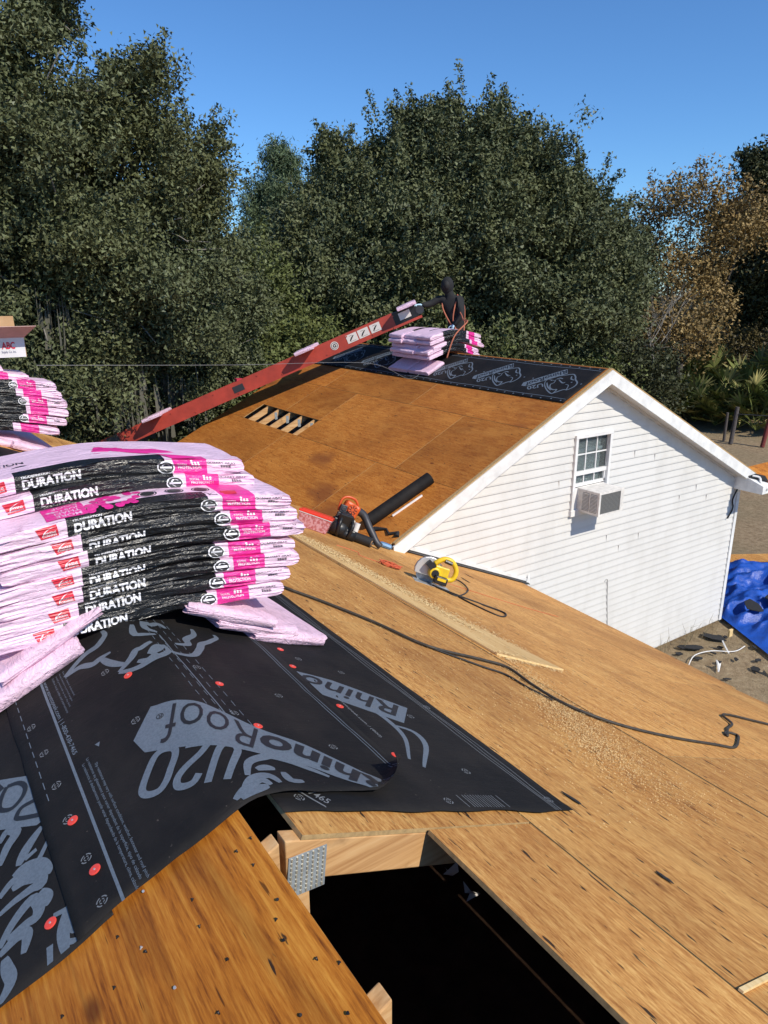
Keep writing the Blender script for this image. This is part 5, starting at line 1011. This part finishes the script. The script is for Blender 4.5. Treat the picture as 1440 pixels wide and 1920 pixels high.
def tree(name, base, lobes, mat, label, cat='tree', dens=40, per=50, ln=.08, wd=.04, csp=.2, bark=None, sprays=6, group=None, trunk=.25, fork=None, moss=None, extra=0):
    R = root(name, (base[0], base[1], 0), label, cat, group); lob = np.array(lobes, float); out = []
    for (x, y, z, r) in lobes:
        nsub = int(7+7*r); u = rng.normal(0, 1, (nsub, 3)); u /= np.linalg.norm(u, axis=1)[:, None]
        cen = np.array([x, y, z])+u*r*rng.uniform(.45, 1.0, (nsub, 1))*np.array([1, 1, .9]); sr = r*rng.uniform(.2, .42, nsub)+.08
        k = max(3, int(dens*r*r*1.1/nsub)+2); P_ = []
        for c_, q in zip(cen, sr):
            d = rng.normal(0, 1, (k, 3)); d[:, 2] = np.abs(d[:, 2])*1.1-.45; d /= np.linalg.norm(d, axis=1)[:, None]; P_.append(c_+d*q*rng.uniform(.6, 1.15, (k, 1))*np.array([1, 1, .75]))
        p = np.concatenate(P_+[np.array([x, y, z])+rng.normal(0, r*.38, (max(3, int(dens*r*r*.22)), 3))])
        keep = np.ones(len(p), bool)
        for (a, b, c, q) in lobes:
            if (a, b, c) != (x, y, z): keep &= np.linalg.norm(p-np.array([a, b, c]), axis=1) > q*.5
        p = p[keep]; p = p[p[:, 2] > .2]
        if len(p): out.append(leaves(p, per, csp*.85, ln, wd))
        ns = int(sprays*r)+1
        for _ in range(ns):      # outward sprigs break the outline
            u = rng.normal(0, 1, 3); u[2] = abs(u[2])*.8+.15; u /= np.linalg.norm(u); s0 = np.array([x, y, z])+u*r*.9; g = u+np.array([0, 0, .5])+rng.normal(0, .35, 3); g /= np.linalg.norm(g); L_ = rng.uniform(.3, .85)*min(1.3, .5+r*.5)
            C_ = s0+np.linspace(0, 1, 7)[:, None]*g*L_; out.append(leaves(C_, max(4, per//6), csp*.30, ln, wd))
    V = np.concatenate(out); leafmesh('crown', V, mat, R)
    mb = MB(); b0 = Vector((base[0], base[1], -.1)); zt = fork or max(1.5, min(l[2] for l in lobes)-.3); top = Vector((base[0]+.2, base[1], zt)); mb.tube([b0, b0*.5+top*.5+Vector((.12, .05, 0)), top], [trunk*1.35, trunk, trunk*.85], 10)
    for (x, y, z, r) in lobes:
        e = Vector((x, y, z)); m1 = top.lerp(e, .5)+Vector((rng.uniform(-.4, .4), rng.uniform(-.4, .4), rng.uniform(-.2, .5))); pts = spline([top-Vector((0, 0, .2)), m1, e], 5); n_ = len(pts); mb.tube(pts, [trunk*(.34-.28*i/n_) for i in range(n_)], 6)
        for _ in range(int(1+r)+extra):
            u = Vector(rng.normal(0, 1, 3)).normalized(); q = e+Vector((u.x, u.y, u.z*.8+.1))*r*rng.uniform(.8, 1.05); mb.tube(spline([e, e.lerp(q, .5)+Vector(rng.normal(0, .12, 3)), q], 3), [trunk*.07]*3+[trunk*.045]*3+[.004], 4)
    mb.build('trunk', bark or BARK, R, smooth=True)
    if moss:
        mv = []
        for (x, y, z, l) in moss:
            for _ in range(22):
                p = np.array([x, y, z])+rng.normal(0, .16, 3); L_ = l*rng.uniform(.5, 1.2); w_ = rng.uniform(.0015, .005); a = rng.uniform(0, 3.14); o = np.array([math.cos(a)*w_, math.sin(a)*w_, 0]); mv += [p-o, p+o, p+o*.4+np.array([rng.normal(0, .05), rng.normal(0, .05), -L_]), p-o*.4+np.array([rng.normal(0, .05), 0, -L_])]
        leafmesh('hanging_moss', np.array(mv), plain('moss_grey', (.11, .105, .08), .95), R, 4)
    return R
OAK = leafmat('oak_leaf', (.108, .124, .060), hi=(.20, .215, .15)); OAK2 = leafmat('oak_leaf_green', (.105, .125, .042), hi=(.17, .19, .09)); PINEM = leafmat('pine_needle', (.11, .15, .08)); DOAK = leafmat('dark_leaf', (.055, .062, .03), hi=(.11, .11, .08))
AUTM = leafmat('autumn_leaf', (.25, .175, .07), hi=(.38, .29, .11)); OLIVE = leafmat('olive_leaf', (.095, .075, .028)); FARM = leafmat('far_leaf', (.06, .065, .035))
LEFT = [(2.4,14.8,9.5,1.2),(3.2,14.6,9.7,0.45),(2.1,13.8,8.2,1.5),(3.3,14.1,8.0,.95),(4.4,13.8,8.8,0.5),(4.3,14.4,7.7,1.35),(5.3,14.6,7.8,0.8),(5.7,14.9,7.3,0.4),(2.7,13.7,6.6,1.6),(4.3,14.4,6.5,1.6),(5.6,15.0,6.7,0.7),(2.2,13.8,5.3,1.7),(3.6,14.0,5.1,1.8),(5.3,15.1,5.2,1.4),(2.6,14.3,3.6,1.6),(4.6,15.3,3.5,1.5),(6.1,15.9,4.3,1.2),(6.6,16.7,4.9,.8),(1.6,13.9,3.5,1.2)]
tree('oak_tree', (3.0, 17.0), LEFT+[(2.0, 16.0, 5.0, 2.2), (4.0, 16.5, 4.5, 2.2), (2.6, 16.5, 6.6, 1.7), (0.3, 15.0, 6.0, 2.0), (0.0, 15.0, 9.0, 2.0)], OAK, 'tall live oak with dense small leaves filling the left edge', dens=100, per=92, ln=.085, wd=.05, csp=.17, sprays=12, trunk=.30, fork=3.0, extra=8, moss=[(2.9, 13.4, 4.3, .8), (3.6, 13.3, 4.0, .9), (4.4, 14.0, 3.9, .8), (3.3, 13.2, 3.4, .7), (2.4, 13.0, 5.2, .7), (4.9, 14.2, 3.5, .7), (4.0, 13.5, 3.2, .6), (2.0, 13.0, 4.2, .8)])
UNDER = [(8.1,19.4,5.6,1.4),(7.5,18.0,4.0,1.7),(7.4,16.9,2.9,1.4),(6.1,16.9,2.6,1.3),(9.8,19.7,3.8,1.7),(9.2,17.7,2.9,1.2),(8.6,20.5,4.4,1.6),(5.2,17.2,2.0,1.6),(10.4,18.6,2.4,1.5)]
tree('oak_tree', (8.0, 19.2), UNDER, OAK2, 'lower green oak behind the red conveyor, between the two big oaks', dens=62, per=80, ln=.12, wd=.075, csp=.22, trunk=.16, sprays=7)
MID = [(13.8,23.1,9.75,0.8),(14,23.1,8.45,1.2),(15.8,21.9,9.95,1.35),(17.1,20.9,10.35,1.4),(18.2,20,10.05,1.3),(14.3,21.7,7.85,2),(16.1,20.4,8.15,2.5),(17.8,18.9,8.25,2.3),(19.5,18.7,8.55,1),(19.3,17.4,7.65,1.6),(12.5,22.8,7.15,1.2),(11.7,22.1,5.85,1.6),(13.2,20.6,5.75,2.4),(14.9,19.4,6.15,2.4),(16.6,18,6.25,2.4),(18.5,16.8,6.05,2.2),(20.6,17.5,7.05,1.1),(11.7,20.9,4.5,2),(13.5,19.8,4.3,2.2),(15.7,18.1,4.5,2.3),(17.2,16.8,4.5,2.2),(19,16.2,4.6,1.8),(21.1,16.9,5.8,1.4)]
tree('oak_tree', (16.3, 20.3), MID, OAK, 'broad domed live oak behind the roofer, tallest in the middle', dens=54, per=92, ln=.135, wd=.08, csp=.25, trunk=.36, sprays=9, fork=3.2)
tree('pine_tree', (16.9, 34.0), [(17.2,33.9,11.2,0.9),(16.3,34.3,9.5,1.1),(17.2,32.7,9.2,1.4),(16.3,33.2,8.0,1.5),(16.6,32.0,7.2,1.6)], PINEM, 'pale green pine showing behind the left shoulder of the middle oak', dens=44, per=70, ln=.26, wd=.05, csp=.26, trunk=.16, sprays=9)
tree('far_tree', (23.5, 54.0), [(24.0,55.0,7.6,1.8),(20.9,50.9,7.4,1.7),(25.0,54.5,6.8,2.4),(22.5,53,5.0,3.0),(26,53,4.5,3.0)], FARM, 'distant tree low in the gap between the two big oaks', dens=14, per=40, ln=.24, wd=.13, csp=.4, trunk=.25)
tree('far_tree', (17.0, 41.5), [(17.3,41.5,5.6,1.6),(16.4,41.9,5.9,1.4),(17.5,41,4.0,2.3),(15.5,41,4.4,2)], OLIVE, 'brownish olive tree in the gap right of the left oak', dens=16, per=40, ln=.2, wd=.11, csp=.3, trunk=.2)
AUT = [(27.4,20.2,8.7,0.95),(28.2,19,8.8,1.33),(29,17.7,8.3,1.14),(27.6,19.9,7.1,1.14),(28.6,18.3,6.8,1.42),(30.2,17.7,7.5,1.04),(27.1,18.8,5.8,1.23),(26.4,18.1,4.4,1.23),(26.1,16.8,3.4,0.95),(28.1,17.3,4.8,0.85),(26.1,18.5,3.5,0.85),(27.7,21.4,7.6,0.76)]
tree('autumn_tree', (28.4, 18.9), AUT, AUTM, 'thin autumn tree with rusty yellow leaves at the right', dens=21, per=32, ln=.14, wd=.10, csp=.30, bark=BARKD, trunk=.16, sprays=5, fork=2.5, extra=10)
DRK = [(34.7,19.8,10.4,1.2),(34.8,19.7,8.1,1.8),(34.3,18.6,6.0,2.0),(35.3,20.8,6.5,1.6),(35.2,19.1,4.4,1.2),(36.5,18.0,8.5,2.0),(36.5,18.0,5.5,2.2)]
tree('oak_tree', (35.9, 19.7), DRK, DOAK, 'dark evergreen oak at the right edge behind the autumn tree', dens=30, per=52, ln=.22, wd=.13, csp=.34, bark=BARKD, trunk=.3)
for (x, y, z, r, m_, lab) in [(14.0,15.9,2.9,1.5,OAK2,'green shrub just behind the ridge right of the roofer'), (15.7,15.8,2.6,1.5,OAK,'dark shrub behind the far ridge, second right of the roofer'), (18.0,16.0,2.5,1.5,OAK2,'shrub behind the far ridge near its right end'), (20.8,15.9,2.4,1.5,DOAK,'dark shrub behind the gable peak'), (12.0,16.2,2.9,1.5,OAK2,'green shrub behind the far stack of bundles'), (10.3,17.0,2.6,1.5,OAK2,'green shrub behind the conveyor head'),
                              (33.0,18.5,2.2,1.6,OLIVE,'olive brush behind the palmettos'), (32.5,21.5,2.4,1.8,DOAK,'dark brush behind the palmettos, left part'), (35.5,16.0,2.0,1.6,DOAK,'dark brush at the right edge behind the palmettos')]:
    tree('shrub', (x, y), [(x, y, z, r), (x+.9, y-.5, z-.6, r*.8), (x-.9, y+.5, z-.5, r*.85), (x, y, max(.6, z-1.6), r)], m_, lab, 'shrub', dens=30, per=44, ln=.14, wd=.085, csp=.28, trunk=.05, sprays=4, group='shrubs behind the far ridge')
# leafless branches behind the gable peak
bt = root('bare_tree', (22.0, 15.6, 0), 'leafless pale branches rising behind the gable peak', 'tree'); mb = MB(); rn = random.Random(4)
def br(p, d_, L_, r_, lv):
    e = p+d_*L_; mb.tube([p, p.lerp(e, .5)+Vector((rn.gauss(0, .05), rn.gauss(0, .05), .03))*L_, e], [r_, r_*.8, r_*.6], 5)
    if lv:
        for _ in range(3): br(p.lerp(e, rn.uniform(.5, 1)), (d_+Vector((rn.gauss(0, .45), rn.gauss(0, .45), rn.gauss(.05, .3)))).normalized(), L_*rn.uniform(.6, .85), r_*.6, lv-1)
br(Vector((22.0, 15.6, 0)), Vector((.05, 0, 1)), 2.4, .04, 4); mb.build('branches', plain('bark_pale', (.24, .22, .19), .8), bt)
# distant woods closing the horizon, pale road and buildings glimpsed through
wd_ = []
for a in np.linspace(-1.2, 1.9, 190):
    for d0, lo, hi_ in ((66+rng.uniform(-6, 14), 4, 7.0), (43+rng.uniform(-3, 5), 3.5, 6.)):
        if 1.0 < a < 1.11: continue
        x, y = math.sin(a)*d0, math.cos(a)*d0; hgt = rng.uniform(lo, hi_); k_ = 12 if .87 < a < .95 else 26
        C_ = np.column_stack([rng.normal(x, 1.4, k_), rng.normal(y, 1.4, k_), rng.uniform(.1, hgt, k_)]); wd_.append(leaves(C_, 40, .6, .42, .26))
    if 1.0 < a < 1.11:
        d0 = 95; x, y = math.sin(a)*d0, math.cos(a)*d0; C_ = np.column_stack([rng.normal(x, 1.4, 30), rng.normal(y, 1.4, 30), rng.uniform(1., 9, 30)]); wd_.append(leaves(C_, 40, .8, .6, .4))
wr_ = root('woods', (0, 60, 0), 'distant band of dark woods along the horizon', 'woods'); tag(wr_, kind='stuff'); tag(leafmesh('foliage', np.concatenate(wd_), DOAK, wr_), kind='stuff')
fh = root('far_building', (44, 34, 0), 'white building glimpsed through the trees behind the gable peak', 'building'); MB().box((43.5, 34.3, 1.5), (4.5, 5, 3.0), Matrix.Rotation(-.9, 3, 'Z')).build('wall', WPAINT, fh); mb = MB(); mb.prism([(-3, -3), (3, -3), (3, 3), (-3, 3)], .2, Matrix.Translation((43.5, 34.3, 3.0)) @ Matrix.Rotation(-.9, 4, 'Z')); mb.build('roof', plain('far_roof_grey', (.4, .4, .4), .7), fh)
mb = MB(); mb.add([(38, 34, .01), (75, 14, .01), (77, 18, .01), (40, 38.5, .01)], [(0, 1, 2, 3)]); tag(mb.build('road', plain('pale_road', (.42, .40, .37), .9, nscale=.4, namt=.3)), kind='structure')
